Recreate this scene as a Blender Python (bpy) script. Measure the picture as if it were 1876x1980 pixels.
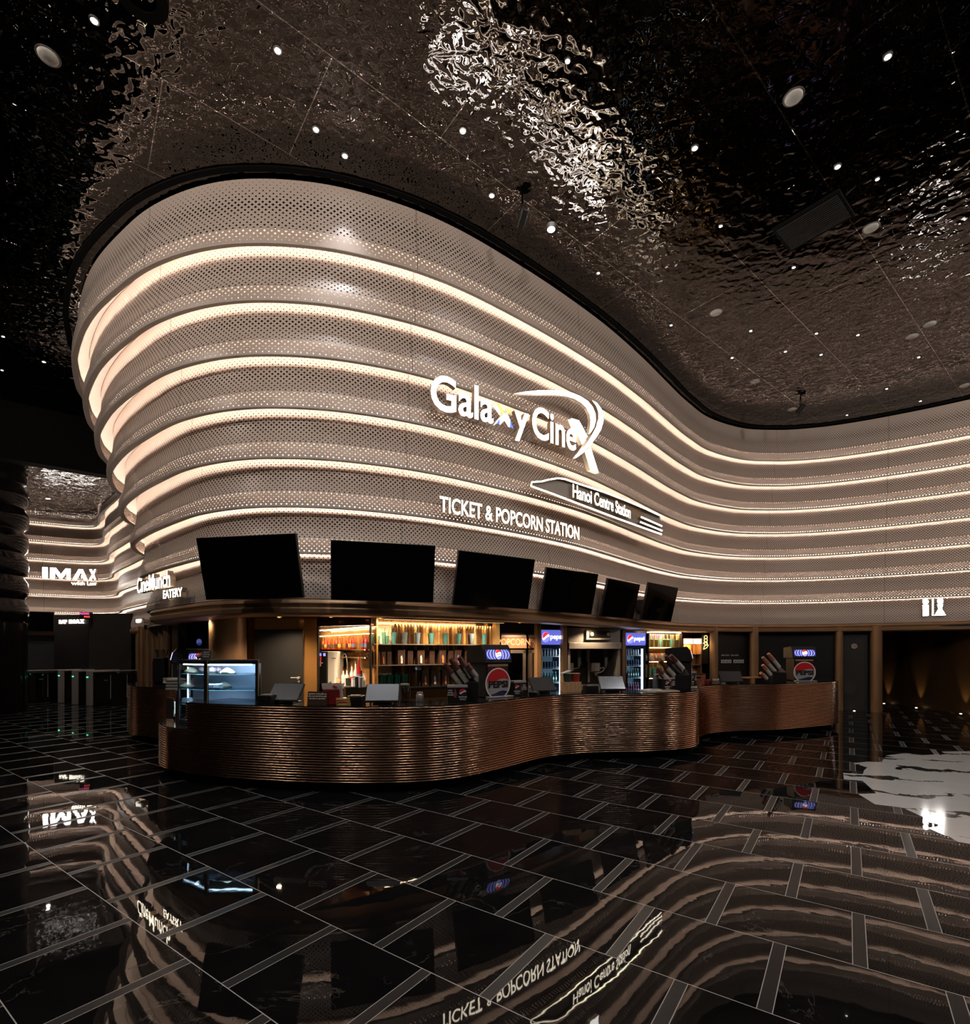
import bpy, bmesh, math, random
from mathutils import Vector, Matrix, Euler
random.seed(7)
S = bpy.context.scene
COL = S.collection
PI = math.pi
for o in list(bpy.data.objects): bpy.data.objects.remove(o)

# ---------------------------------------------------------------- camera, world, exposure
FPX, CX, HY, CAMZ = 996.0, 938.0, 1257.0, 1.74
cam = bpy.data.cameras.new('camera'); cam.sensor_fit = 'AUTO'; cam.sensor_width = 36.0
cam.lens = FPX / 1980.0 * 36.0
cam.shift_y = (HY - 990.0) / 1980.0
cam.clip_start = 0.05; cam.clip_end = 200
camo = bpy.data.objects.new('camera', cam); COL.objects.link(camo)
camo.location = (0, 0, CAMZ); camo.rotation_euler = (PI/2, 0, 0)
S.camera = camo
w = bpy.data.worlds.new('world'); S.world = w; w.use_nodes = True
w.node_tree.nodes['Background'].inputs[0].default_value = (0.5, 0.55, 0.7, 1)
w.node_tree.nodes['Background'].inputs[1].default_value = 0.002
S.view_settings.view_transform = 'Standard'; S.view_settings.look = 'None'
S.view_settings.exposure = 0.0; S.view_settings.gamma = 1.0
S.view_settings.use_curve_mapping = False
S.cycles.max_bounces = 8; S.cycles.diffuse_bounces = 3; S.cycles.glossy_bounces = 5
S.cycles.transmission_bounces = 5; S.cycles.transparent_max_bounces = 12
S.cycles.sample_clamp_indirect = 4.0; S.cycles.sample_clamp_direct = 40.0
S.cycles.caustics_reflective = False; S.cycles.caustics_refractive = False
S.cycles.blur_glossy = 0.3
S.cycles.use_adaptive_sampling = True; S.cycles.adaptive_threshold = 0.02
S.cycles.use_denoising = True
# strengths of the lamps, seen and added
LED_COVE = 36.0       # warm strips behind every lip of the facade
SIGN_GLOW = 19.0      # faces of the lit letters
SPOT_W = 70.0        # watts of one ceiling downlight in view
FILL_W = 270.0        # watts of one unseen warm lamp added to light the facade
BAR_W = 170.0          # watts of one warm lamp under the soffit

# ---------------------------------------------------------------- node helpers
class V:
    """a value in a node tree with arithmetic"""
    def __init__(s, nt, out): s.nt, s.o = nt, out
    def _m(s, op, b=None, c=None, rev=False):
        n = s.nt.nodes.new('ShaderNodeMath'); n.operation = op
        args = [s, b, c]
        if rev: args = [b, s, c]
        for i, a in enumerate(args):
            if a is None: continue
            if isinstance(a, V): s.nt.links.new(a.o, n.inputs[i])
            else: n.inputs[i].default_value = a
        return V(s.nt, n.outputs[0])
    def __add__(s, b): return s._m('ADD', b)
    __radd__ = __add__
    def __sub__(s, b): return s._m('SUBTRACT', b)
    def __rsub__(s, b): return s._m('SUBTRACT', b, rev=True)
    def __mul__(s, b): return s._m('MULTIPLY', b)
    __rmul__ = __mul__
    def __truediv__(s, b): return s._m('DIVIDE', b)
    def abs(s): return s._m('ABSOLUTE')
    def fract(s): return s._m('FRACT')
    def floor(s): return s._m('FLOOR')
    def pow(s, b): return s._m('POWER', b)
    def lt(s, b): return s._m('LESS_THAN', b)
    def gt(s, b): return s._m('GREATER_THAN', b)
    def min(s, b): return s._m('MINIMUM', b)
    def max(s, b): return s._m('MAXIMUM', b)
    def mod(s, b): return s._m('FLOORED_MODULO', b)
    def sstep(s, a, b):
        n = s.nt.nodes.new('ShaderNodeMapRange'); n.interpolation_type = 'SMOOTHSTEP'
        s.nt.links.new(s.o, n.inputs[0]); n.inputs[1].default_value = a; n.inputs[2].default_value = b
        return V(s.nt, n.outputs[0])

def new_mat(name):
    m = bpy.data.materials.new(name); m.use_nodes = True
    nt = m.node_tree; bs = nt.nodes['Principled BSDF']
    return m, nt, bs
def setin(nt, sock, val):
    if isinstance(val, V): nt.links.new(val.o, sock)
    elif hasattr(val, 'type') and hasattr(val, 'is_linked'): nt.links.new(val, sock)
    elif isinstance(val, (tuple, list)): sock.default_value = (*val, 1) if len(val) == 3 else val
    else: sock.default_value = val
def xyz(nt, kind='Object'):
    if kind == 'Position':
        g = nt.nodes.new('ShaderNodeNewGeometry'); src = g.outputs['Position']
    else:
        g = nt.nodes.new('ShaderNodeTexCoord'); src = g.outputs[kind]
    s = nt.nodes.new('ShaderNodeSeparateXYZ'); nt.links.new(src, s.inputs[0])
    return [V(nt, s.outputs[i]) for i in range(3)], src
def noise(nt, src, scale, detail=2, rough=0.5, dist=0.0):
    n = nt.nodes.new('ShaderNodeTexNoise'); nt.links.new(src, n.inputs['Vector'])
    n.inputs['Scale'].default_value = scale; n.inputs['Detail'].default_value = detail
    n.inputs['Roughness'].default_value = rough; n.inputs['Distortion'].default_value = dist
    return V(nt, n.outputs[0])
def mixc(nt, f, a, b):
    n = nt.nodes.new('ShaderNodeMix'); n.data_type = 'RGBA'
    setin(nt, n.inputs[0], f); setin(nt, n.inputs[6], a); setin(nt, n.inputs[7], b)
    return n.outputs[2]
def bump(nt, bs, h, dist, strength=1.0):
    n = nt.nodes.new('ShaderNodeBump'); n.inputs['Distance'].default_value = dist
    n.inputs['Strength'].default_value = strength
    setin(nt, n.inputs['Height'], h); nt.links.new(n.outputs[0], bs.inputs['Normal'])
def vec(nt, x, y, z=0.0):
    n = nt.nodes.new('ShaderNodeCombineXYZ')
    for i, a in enumerate((x, y, z)): setin(nt, n.inputs[i], a)
    return n.outputs[0]
MATS = {}
def mat(name, col=(.5, .5, .5), rough=.5, metal=0.0, emit=None, es=0.0, var=0.08, vscale=9.0, spec=.5, trans=0.0, alpha=1.0, coat=0.0):
    if name in MATS: return MATS[name]
    m, nt, bs = new_mat(name)
    bs.inputs['Metallic'].default_value = metal
    bs.inputs['Specular IOR Level'].default_value = spec
    bs.inputs['Transmission Weight'].default_value = trans
    bs.inputs['Alpha'].default_value = alpha
    bs.inputs['Coat Weight'].default_value = coat
    (X, Y, Z), src = xyz(nt)
    n = noise(nt, src, vscale, 3)
    setin(nt, bs.inputs['Base Color'], mixc(nt, n, tuple(c*(1-var) for c in col), tuple(min(1, c*(1+var)) for c in col)))
    setin(nt, bs.inputs['Roughness'], n * (rough*.3) + rough*.85)
    if emit:
        bs.inputs['Emission Color'].default_value = (*emit, 1); bs.inputs['Emission Strength'].default_value = es
    MATS[name] = m
    return m
def emis(name, col, s): return mat(name, tuple(min(.8, c) for c in col), .5, emit=col, es=s, var=0.0)
def glass(name, tint=(.8, .9, .95), refl=.06, a=.1):
    """thin clear pane: mostly lets light straight through, mirrors a little"""
    if name in MATS: return MATS[name]
    m, nt, bs = new_mat(name)
    (X, Y, Z), src = xyz(nt)
    n = noise(nt, src, 3.0, 2)
    t = nt.nodes.new('ShaderNodeBsdfTransparent'); t.inputs[0].default_value = (*tint, 1)
    g = nt.nodes.new('ShaderNodeBsdfGlossy'); g.inputs['Roughness'].default_value = .03
    f = nt.nodes.new('ShaderNodeLayerWeight'); f.inputs['Blend'].default_value = .25
    mx = nt.nodes.new('ShaderNodeMixShader')
    setin(nt, mx.inputs[0], V(nt, f.outputs['Fresnel'])*.6 + refl + n*.02)
    nt.links.new(t.outputs[0], mx.inputs[1]); nt.links.new(g.outputs[0], mx.inputs[2])
    nt.links.new(mx.outputs[0], nt.nodes['Material Output'].inputs[0])
    MATS[name] = m
    return m

# ---------------------------------------------------------------- mesh helpers
class MB:
    def __init__(s): s.v, s.f, s.m, s.uv, s.mi = [], [], [], {}, 0
    def face(s, pts, uv=None):
        i = len(s.v); s.v += [tuple(p) for p in pts]; s.f.append(tuple(range(i, i+len(pts)))); s.m.append(s.mi)
        if uv: s.uv[len(s.f)-1] = uv
        return s
    def add(s, vs, fs, M=None):
        i = len(s.v); s.v += [tuple(M @ Vector(p)) if M else tuple(p) for p in vs]
        for f in fs: s.f.append(tuple(i+k for k in f)); s.m.append(s.mi)
        return s
    def box(s, c, d, M=None):
        x, y, z = c; a, b, e = d[0]/2, d[1]/2, d[2]/2
        vs = [(x+i*a, y+j*b, z+k*e) for i in (-1, 1) for j in (-1, 1) for k in (-1, 1)]
        return s.add(vs, [(0,1,3,2), (4,6,7,5), (0,4,5,1), (2,3,7,6), (0,2,6,4), (1,5,7,3)], M)
    def bar(s, p, q, r, n=10, r2=None, caps=True):
        p, q = Vector(p), Vector(q); r2 = r if r2 is None else r2
        d = (q-p).normalized(); u = d.orthogonal().normalized(); w_ = d.cross(u)
        vs = []
        for P_, R_ in ((p, r), (q, r2)):
            for i in range(n):
                a = 2*PI*i/n; vs.append(P_ + (u*math.cos(a)+w_*math.sin(a))*R_)
        fs = [(i, (i+1) % n, n+(i+1) % n, n+i) for i in range(n)]
        if caps: fs += [tuple(range(n-1, -1, -1)), tuple(range(n, 2*n))]
        return s.add(vs, fs)
    def tube(s, pts, r, n=8):
        for a, b in zip(pts, pts[1:]): s.bar(a, b, r, n)
        return s
    def lathe(s, prof, n=16, M=None, caps=True):
        vs = [(r*math.cos(2*PI*i/n), r*math.sin(2*PI*i/n), z) for r, z in prof for i in range(n)]
        fs = [(j*n+i, j*n+(i+1) % n, (j+1)*n+(i+1) % n, (j+1)*n+i) for j in range(len(prof)-1) for i in range(n)]
        if caps: fs += [tuple(range(n-1, -1, -1)), tuple(range((len(prof)-1)*n, len(prof)*n))]
        return s.add(vs, fs, M)
    def prism(s, poly, lo, hi, fn):
        """polygon (2D) extruded between lo and hi; fn(a, b, h) -> point"""
        n = len(poly)
        vs = [fn(a, b, lo) for a, b in poly] + [fn(a, b, hi) for a, b in poly]
        fs = [tuple(range(n-1, -1, -1)), tuple(range(n, 2*n))] + [(i, (i+1) % n, n+(i+1) % n, n+i) for i in range(n)]
        return s.add(vs, fs)
    def ball(s, c, r, n=10, sc=(1, 1, 1), jit=0.0):
        prof = []
        i0 = len(s.v)
        vs, fs = [], []
        m = n//2
        for j in range(m+1):
            t = PI*j/m
            for i in range(n):
                a = 2*PI*i/n; k = 1+jit*(random.random()-.5)
                vs.append((c[0]+r*k*sc[0]*math.sin(t)*math.cos(a), c[1]+r*k*sc[1]*math.sin(t)*math.sin(a), c[2]-r*k*sc[2]*math.cos(t)))
        for j in range(m):
            for i in range(n): fs.append((j*n+i, j*n+(i+1) % n, (j+1)*n+(i+1) % n, (j+1)*n+i))
        return s.add(vs, fs)
    def build(s, name, mats, parent=None, smooth=False, bevel=0.0, fixn=True):
        me = bpy.data.meshes.new(name); me.from_pydata(s.v, [], s.f)
        mats = mats if isinstance(mats, (list, tuple)) else [mats]
        for m in mats: me.materials.append(m)
        if len(mats) > 1: me.polygons.foreach_set('material_index', s.m)
        if s.uv:
            uvl = me.uv_layers.new(name='UVMap')
            for fi, uv in s.uv.items():
                for li, c in zip(me.polygons[fi].loop_indices, uv): uvl.data[li].uv = c
        if fixn:
            bm = bmesh.new(); bm.from_mesh(me)
            bmesh.ops.remove_doubles(bm, verts=bm.verts, dist=1e-5)
            bmesh.ops.recalc_face_normals(bm, faces=bm.faces); bm.to_mesh(me); bm.free()
        if smooth:
            me.shade_smooth()
            try: me.set_sharp_from_angle(angle=math.radians(40))
            except Exception: pass
        o = bpy.data.objects.new(name, me); COL.objects.link(o)
        if bevel:
            b = o.modifiers.new('bevel', 'BEVEL'); b.width = bevel; b.segments = 2; b.limit_method = 'ANGLE'
        if parent: o.parent = parent
        return o
def tag(o, label, cat, group=None):
    o['label'] = label; o['category'] = cat
    if group: o['group'] = group
    return o
def thing(name, label, cat, loc=(0, 0, 0), rz=0.0, group=None):
    o = bpy.data.objects.new(name, None); COL.objects.link(o); o.empty_display_size = .1
    o.location = loc; o.rotation_euler = (0, 0, rz)
    return tag(o, label, cat, group)
def struct(o, label=None):
    o['kind'] = 'structure'
    if label: o['label'] = label
    return o
def dup(root, loc, rz=None, label=None, group=None):
    r = root.copy(); COL.objects.link(r); r.location = loc
    if rz is not None: r.rotation_euler = (r.rotation_euler[0], r.rotation_euler[1], rz)
    if label: r['label'] = label
    if group: r['group'] = group
    for ch in list(root.children):
        c = ch.copy(); COL.objects.link(c); c.parent = r; c.matrix_parent_inverse = ch.matrix_parent_inverse
        for g in list(ch.children):
            d = g.copy(); COL.objects.link(d); d.parent = c
    return r
def text_polys(txt, h=1.0, xs=1.0, bold=0.0, ext=.1, align='LEFT', spacing=1.0, shear=0.0):
    """letters as a closed mesh: (verts, faces) with x along the line, y up, z thickness; cap height h"""
    c = bpy.data.curves.new('t', 'FONT'); c.body = txt; c.size = h/0.69; c.offset = bold; c.extrude = ext/2
    c.align_x = align; c.space_character = spacing; c.resolution_u = 4; c.shear = shear
    o = bpy.data.objects.new('t', c); COL.objects.link(o)
    dg = bpy.context.evaluated_depsgraph_get(); dg.update()
    me = bpy.data.meshes.new_from_object(o.evaluated_get(dg))
    vs = [(v.co.x*xs, v.co.y, v.co.z) for v in me.vertices]; fs = [tuple(p.vertices) for p in me.polygons]
    bpy.data.objects.remove(o); bpy.data.curves.remove(c); bpy.data.meshes.remove(me)
    return vs, fs
def lit_text(name, txt, h, parent, m, loc=(0, 0, 0), xs=1.0, bold=0.0, ext=.01, align='CENTER', spacing=1.0, rx=PI/2):
    """flat lettering standing on a front face (local -y)"""
    vs, fs = text_polys(txt, h, xs, bold, ext, align, spacing)
    M = Matrix.Translation(loc) @ Matrix.Rotation(rx, 4, 'X')
    return MB().add(vs, fs, M).build(name, m, parent, fixn=False)

# ---------------------------------------------------------------- plan curves
class Curve:
    def __init__(s, pts, ds=.08):
        P = [Vector(p) for p in pts]; P = [P[0]*2-P[1]] + P + [P[-1]*2-P[-2]]
        d = []
        for i in range(1, len(P)-2):
            p0, p1, p2, p3 = P[i-1:i+3]
            for k in range(40):
                t = k/40
                d.append(.5*((2*p1)+(-p0+p2)*t+(2*p0-5*p1+4*p2-p3)*t*t+(-p0+3*p1-3*p2+p3)*t**3))
        d.append(P[-2])
        # smooth, then resample at equal arc steps
        for _ in range(30):
            d = [d[0]] + [(d[i-1]+d[i]*2+d[i+1])/4 for i in range(1, len(d)-1)] + [d[-1]]
        L = [0]
        for a, b in zip(d, d[1:]): L.append(L[-1]+(b-a).length)
        s.len = L[-1]; n = int(s.len/ds); s.n = n; s.ds = s.len/n
        s.p = []; j = 0
        for i in range(n+1):
            t = s.len*i/n
            while j < len(L)-2 and L[j+1] < t: j += 1
            u = (t-L[j])/max(1e-9, L[j+1]-L[j]); s.p.append(d[j].lerp(d[j+1], u))
        s.nm = []
        for i in range(n+1):
            t = (s.p[min(n, i+1)]-s.p[max(0, i-1)]).normalized(); s.nm.append(Vector((t.y, -t.x)))
    def at(s, L, off=0.0):
        f = max(0, min(s.n-1e-6, L/s.ds)); i = int(f); u = f-i
        return s.p[i].lerp(s.p[i+1], u) + s.nm[i].lerp(s.nm[i+1], u)*off
    def normal(s, L):
        f = max(0, min(s.n-1e-6, L/s.ds)); i = int(f)
        return s.nm[i].lerp(s.nm[i+1], f-i).normalized()
    def yaw(s, L):
        n = s.normal(L); return math.atan2(n.x, -n.y)
    def find(s, px, off=0.0, lo=0.0, hi=1e9):
        """arc length where the line of sight of a photo column meets the curve"""
        best = None; last = None
        L = lo
        while L <= min(hi, s.len):
            q = s.at(L, off); e = CX+q.x/q.y*FPX-px if q.y > .5 else None
            if e is not None and last is not None and last <= 0 <= e:
                return L - s.ds*.5*(e/(e-last) if e != last else 0)
            last = e; L += s.ds*.5
        return best
    def sweep(s, mb, prof, i0=0, i1=None, step=1, uvf=None, closed=False):
        """profile [(offset, z)] carried along the curve"""
        i1 = s.n if i1 is None else i1
        idx = list(range(i0, i1, step)) + [i1]
        base = len(mb.v); m = len(prof)
        for i in idx:
            for o_, z in prof:
                q = s.p[i]+s.nm[i]*o_; mb.v.append((q.x, q.y, z))
        for a in range(len(idx)-1):
            for k in range(m if closed else m-1):
                k2 = (k+1) % m
                f = (base+a*m+k, base+(a+1)*m+k, base+(a+1)*m+k2, base+a*m+k2)
                mb.f.append(f); mb.m.append(mb.mi)
                if uvf:
                    u0, u1 = idx[a]*s.ds, idx[a+1]*s.ds
                    mb.uv[len(mb.f)-1] = [(u0, uvf(prof[k])), (u1, uvf(prof[k])), (u1, uvf(prof[k2])), (u0, uvf(prof[k2]))]
        return mb
def at(px, Y, z=0.0): return Vector(((px-CX)/FPX*Y, Y, z))
def zof(py, Y): return CAMZ+(HY-py)*Y/FPX

FAC = Curve([(-26, 13.9), (-21.5, 16.7), (-17.4, 19.2), (-15.8, 20.1), (-14.7, 20.2), (-13.75, 19.5), (-12.7, 18.2), (-10.65, 16.2),
             (-8.6, 14.1), (-7.5, 12.6), (-7.2, 11.6), (-7.08, 10.95), (-6.7, 10.2), (-6.02, 9.48), (-4.97, 8.55), (-4.2, 7.95), (-3.33, 7.6), (-2.45, 7.6),
             (-1.6, 7.85), (-.81, 8.25), (.1, 8.9), (.9, 9.55), (1.75, 10.35), (2.6, 11.35), (3.6, 12.55), (4.5, 13.55), (5.5, 14.45),
             (7.0, 15.2), (8.2, 15.35), (9.1, 15.26), (10.1, 14.95), (11.3, 14.3), (12.6, 13.35), (14.5, 11.6), (16.3, 9.5), (17.5, 7), (18, 4), (18.2, 0)])
CTR = Curve([(-7.5, 11.2), (-7.25, 10.45), (-6.7, 9.8), (-5.94, 9.4), (-5.4, 9.0), (-5.08, 8.5), (-4.9, 7.95), (-4.72, 7.45),
             (-4.4, 7.05), (-4.0, 6.8), (-3.5, 6.58), (-2.84, 6.40), (-2.2, 6.28), (-1.61, 6.23), (-.9, 6.28), (-.3, 6.52), (.3, 7.1), (.75, 7.6),
             (1.18, 7.93), (1.78, 8.12), (2.45, 8.18), (3.05, 8.32), (3.45, 8.55), (3.7, 8.9), (3.82, 9.25), (4.05, 9.65), (4.4, 10.0), (4.9, 10.22),
             (5.87, 10.42), (6.5, 10.65), (7.1, 10.93), (7.6, 11.2), (7.92, 11.55), (7.95, 12.0), (7.8, 12.4), (7.45, 12.8)], .05)
ZL = [2.5, 3.15, 3.80, 4.45, 5.10, 5.75, 6.40, 7.07, 7.96]
CL = [0, .10, .20, .34, .48, .62, .75, .87, .93]
S_FRONT = 0.0
for i in range(FAC.n):       # start of the stretch that faces the camera
    q = FAC.p[i]
    if q.x > -8.2 and q.y < 12.2: S_FRONT = i*FAC.ds; break
TOP = Curve([(-12.4, 16.6), (-10.9, 14.3), (-9.68, 12.35), (-9.3, 11.75), (-8.4, 10.35), (-7.95, 9.7), (-7.27, 8.89), (-6.8, 8.39), (-6.41, 8.06), (-5.96, 7.74), (-4.98, 7.16), (-4.16, 6.8), (-3.51, 6.66),
             (-2.87, 6.62), (-2.08, 6.7), (-1.44, 6.9), (-.64, 7.25), (.09, 7.75), (.94, 8.42), (1.97, 9.32), (3.3, 10.62), (4.26, 11.7), (5.2, 12.7), (6.26, 13.5), (8.05, 14.27)])
def _to_top():
    """outward step at every sample: reaches the measured ceiling line where that is known"""
    out = []
    for i in range(FAC.n+1):
        p, n = FAC.p[i], FAC.nm[i]; L = i*FAC.ds; d = L-S_FRONT
        v = n.copy()
        if d > -3.2 and p.x < 6.0:
            g = p+n*.95; q = min(TOP.p, key=lambda t: (t-g).length_squared)
            w_ = min(1, (d+3.2)/1.2)*min(1, max(0, (6.0-p.x)/2.5)); v = n.lerp((q-p)/.98, w_)
        out.append(v)
    for _ in range(60): out = [out[0]]+[(out[i-1]+out[i]*2+out[i+1])/4 for i in range(1, len(out)-1)]+[out[-1]]
    FAC.nm = out
_to_top()
def wall_off(z):
    for k in range(7, -1, -1):
        if z >= ZL[k]: return CL[k]
    return 0
def on_wall(px, py, extra=.12):
    """arc length and height where a photo point lies on the facade"""
    z = 4.0
    for _ in range(4):
        L = FAC.find(px, wall_off(z)+extra, S_FRONT-1.5)
        q = FAC.at(L, wall_off(z)+extra); z = zof(py, q.y)
    return L, z
# ================================================================ materials of the setting
def perforated():
    m, nt, bs = new_mat('perforated_panel')
    uvn = nt.nodes.new('ShaderNodeUVMap'); uvn.uv_map = 'UVMap'
    sp = nt.nodes.new('ShaderNodeSeparateXYZ'); nt.links.new(uvn.outputs[0], sp.inputs[0])
    u, v = V(nt, sp.outputs[0]), V(nt, sp.outputs[1])
    p = .069
    def lat(o_):
        x = ((u/p+o_).fract()-.5).abs()*p; y = ((v/p+o_).fract()-.5).abs()*p
        return (x.pow(.74)+y.pow(.74)).pow(1/.74)
    d = lat(0.0).min(lat(.5))
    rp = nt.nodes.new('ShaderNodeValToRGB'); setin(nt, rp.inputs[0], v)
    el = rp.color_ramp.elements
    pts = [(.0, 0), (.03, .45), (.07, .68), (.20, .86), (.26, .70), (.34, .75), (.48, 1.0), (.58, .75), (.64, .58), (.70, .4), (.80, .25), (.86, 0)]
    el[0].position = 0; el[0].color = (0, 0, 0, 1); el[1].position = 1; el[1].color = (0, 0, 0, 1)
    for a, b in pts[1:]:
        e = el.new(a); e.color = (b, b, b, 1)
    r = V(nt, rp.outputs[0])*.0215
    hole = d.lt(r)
    _, src = xyz(nt, 'Position')
    n = noise(nt, src, 1.3, 3)
    # upright joints between sheets, every 3.1 m
    seam = ((u/3.1).fract()-.5).abs().lt(.0012)
    setin(nt, bs.inputs['Base Color'], mixc(nt, seam, mixc(nt, n, (.57, .475, .42), (.65, .545, .485)), (.12, .1, .09)))
    bs.inputs['Roughness'].default_value = .38; bs.inputs['Specular IOR Level'].default_value = .45
    t = nt.nodes.new('ShaderNodeBsdfTransparent'); mx = nt.nodes.new('ShaderNodeMixShader')
    setin(nt, mx.inputs[0], hole); nt.links.new(bs.outputs[0], mx.inputs[1]); nt.links.new(t.outputs[0], mx.inputs[2])
    nt.links.new(mx.outputs[0], nt.nodes['Material Output'].inputs[0])
    return m
M_PERF = perforated()
M_BLACK = mat('black_backing', (.006, .006, .006), .8, spec=.1)
M_COVE = emis('cove_led', (1.0, .80, .66), LED_COVE)
M_BRONZE = mat('bronze_satin', (.36, .215, .115), .36, .45, vscale=2.5, var=.12)
M_COVEIN = mat('cove_white', (.8, .74, .68), .6)
M_SOFFIT = mat('painted_soffit', (.30, .25, .22), .45)
M_WALLK = mat('black_wall_panel', (.012, .012, .013), .38, spec=.4, vscale=3)
M_SEAMK = mat('charcoal_panel', (.03, .03, .032), .5, spec=.35, vscale=3)

def ceiling_mat():
    m, nt, bs = new_mat('rippled_mirror_ceiling')
    (X, Y, Z), src = xyz(nt, 'Position')
    a = X*.779+Y*.627; b = X*-.627+Y*.779
    row = ((b-1.13)/1.37).floor()
    fb = ((b-1.13)/1.37).fract()*1.37
    fa = ((a-6.25-row*1.333)/2.70).fract()*2.70
    seam = fb.lt(.012).max(fa.lt(.012))
    n1 = noise(nt, src, 7.5, 1.0, .4, .5); n2 = noise(nt, src, 2.6, 0.0, .5, .3)
    setin(nt, bs.inputs['Base Color'], mixc(nt, seam, (.075, .067, .063), (.30, .28, .26)))
    bs.inputs['Metallic'].default_value = 1.0; bs.inputs['Roughness'].default_value = .012
    bump(nt, bs, n1*1.0+n2*1.0-seam*.3, .0125, 1.0)
    return m
M_CEIL = ceiling_mat()

def floor_mat():
    m, nt, bs = new_mat('black_marble_tile')
    (X, Y, Z), src = xyz(nt, 'Position')
    u = X*.817-Y*.576; v = X*.576+Y*.817
    row = (v/.70).floor(); fv = (v/.70).fract()*.70
    uu = (u+.751+(row+1.0).mod(2.0)*.385)/.77
    col = uu.floor(); fu = uu.fract()*.77
    strip = fu.lt(.07)
    g = fv.lt(.005).max(fu.lt(.004)).max((fu-.07).abs().lt(.002))
    # marble veins, shifted from tile to tile
    pos = vec(nt, u+col*3.7+row*1.3, v+row*5.1, col*.7)
    n = noise(nt, pos, 1.5, 6, .6, .9)
    vein = (n-.5).abs().sstep(.010, .0)*noise(nt, pos, 2.2, 2).sstep(.5, .66)
    cloud = noise(nt, pos, 2.5, 4)
    tile = mixc(nt, vein*.5, mixc(nt, cloud, (.002, .002, .0025), (.009, .0085, .0085)), (.09, .08, .07))
    c = mixc(nt, strip, tile, (.017, .018, .0195))
    c = mixc(nt, g, c, (.42, .41, .40))
    setin(nt, bs.inputs['Base Color'], c)
    setin(nt, bs.inputs['Roughness'], strip*.26+g*.3+.012+cloud*.012)
    bs.inputs['Specular IOR Level'].default_value = .16
    wob = noise(nt, src, 5.5, 2, .4)
    tilt = (col*12.9898+row*78.233)._m('SINE')*43758.5
    tl = tilt.fract()-.5
    bump(nt, bs, wob*.35+tl*fu*2.4+(tl*7.13).fract()*fv*1.2-g*.2, .0011, 1.0)
    return m
M_FLOOR = floor_mat()

def marble_mat():
    m, nt, bs = new_mat('white_marble_inlay')
    (X, Y, Z), src = xyz(nt, 'Position')
    u = X*.30+Y*1.0; v = X*1.0-Y*.30
    warp = noise(nt, src, 1.1, 5, .62)*1.5
    q = ((u*1.25+warp).fract()-.5).abs()
    wid = (noise(nt, src, 1.8, 3)-.39)*.55
    vein = q.lt(wid-.01)
    fine = (noise(nt, src, 6, 6, .7)-.5).abs().lt(.012)
    setin(nt, bs.inputs['Base Color'], mixc(nt, vein, mixc(nt, noise(nt, src, 3, 4), (.50, .51, .53), (.60, .61, .62)), mixc(nt, fine, (.008, .008, .008), (.12, .12, .12))))
    bs.inputs['Roughness'].default_value = .09
    return m
M_MARBLE = marble_mat()

# ================================================================ floor, ceiling, outer shell
fl = MB().face([(-32, -7, 0), (24, -7, 0), (24, 26, 0), (-32, 26, 0)]).build('floor', M_FLOOR, fixn=False); struct(fl)
inl_px = [(1650,1476),(1678,1473),(1705,1474),(1712,1464),(1735,1466),(1714,1461),(1747,1457),(1783,1460.5),(1830,1458),(1821,1453.5),(1870,1453),
          (1910,1449),(1930,1455),(1975,1452),(2020,1470),(2080,1480),(2060,1510),(2110,1540),(2050,1575),(2080,1610),(1990,1625),(1960,1650),(1910,1640),(1880,1633),
          (1852,1628),(1834,1617),(1827,1616),(1793,1601),(1825,1597),(1785,1588),(1785,1580),(1745,1562),(1692,1555.5),(1660,1535.5),(1695,1534.5),(1675,1516),(1668,1510),
          (1632,1507),(1630.5,1495),(1669,1497),(1671,1490),(1678,1484)]
ip = []
for a, b in inl_px:
    Yf = CAMZ*FPX/(b-HY); ip.append(((a-CX)/FPX*Yf, Yf))
inl = MB().prism(ip, 0.0005, .003, lambda a, b, h: (a, b, h)).build('floor_inlay', M_MARBLE); struct(inl, 'white marble floor inlay with jagged edge and black veins')

# main ceiling: ends left at the bulkhead over the side lobby
cp = [(-19.3, 7.4), (-32, -1), (-32, -7), (24, -7), (24, 24), (-2, 24), (-9.3, 14.98)]
ce = MB().prism(cp, 8.0, 8.2, lambda a, b, h: (a, b, h)).build('ceiling', M_CEIL); struct(ce)
bk = MB().prism([(-19.3, 7.4), (-9.3, 14.98), (-9.5, 15.28), (-19.5, 7.7)], 6.55, 8.25, lambda a, b, h: (a, b, h)).build('trim_bulkhead', M_BLACK); struct(bk)
cc = MB().prism([(-19.5, 7.7), (-9.5, 15.28), (-12.0, 22), (-30, 24), (-30, 7.5)], 6.6, 6.8, lambda a, b, h: (a, b, h)).build('ceiling_lobby', M_CEIL); struct(cc)
for nm, a, b in (('wall_back', (-32, -7), (24, -7)), ('wall_right', (24, -7), (24, 26)), ('wall_left', (-32, -7), (-32, 26)), ('wall_front', (-32, 26), (24, 26))):
    d = Vector((b[0]-a[0], b[1]-a[1])).normalized(); n_ = Vector((-d.y, d.x))*.2
    A, B = Vector(a), Vector(b)
    struct(MB().prism([A, B, B+n_, A+n_], 0, 8.4, lambda p, q, h: (p, q, h)).build(nm, M_WALLK))

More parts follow.
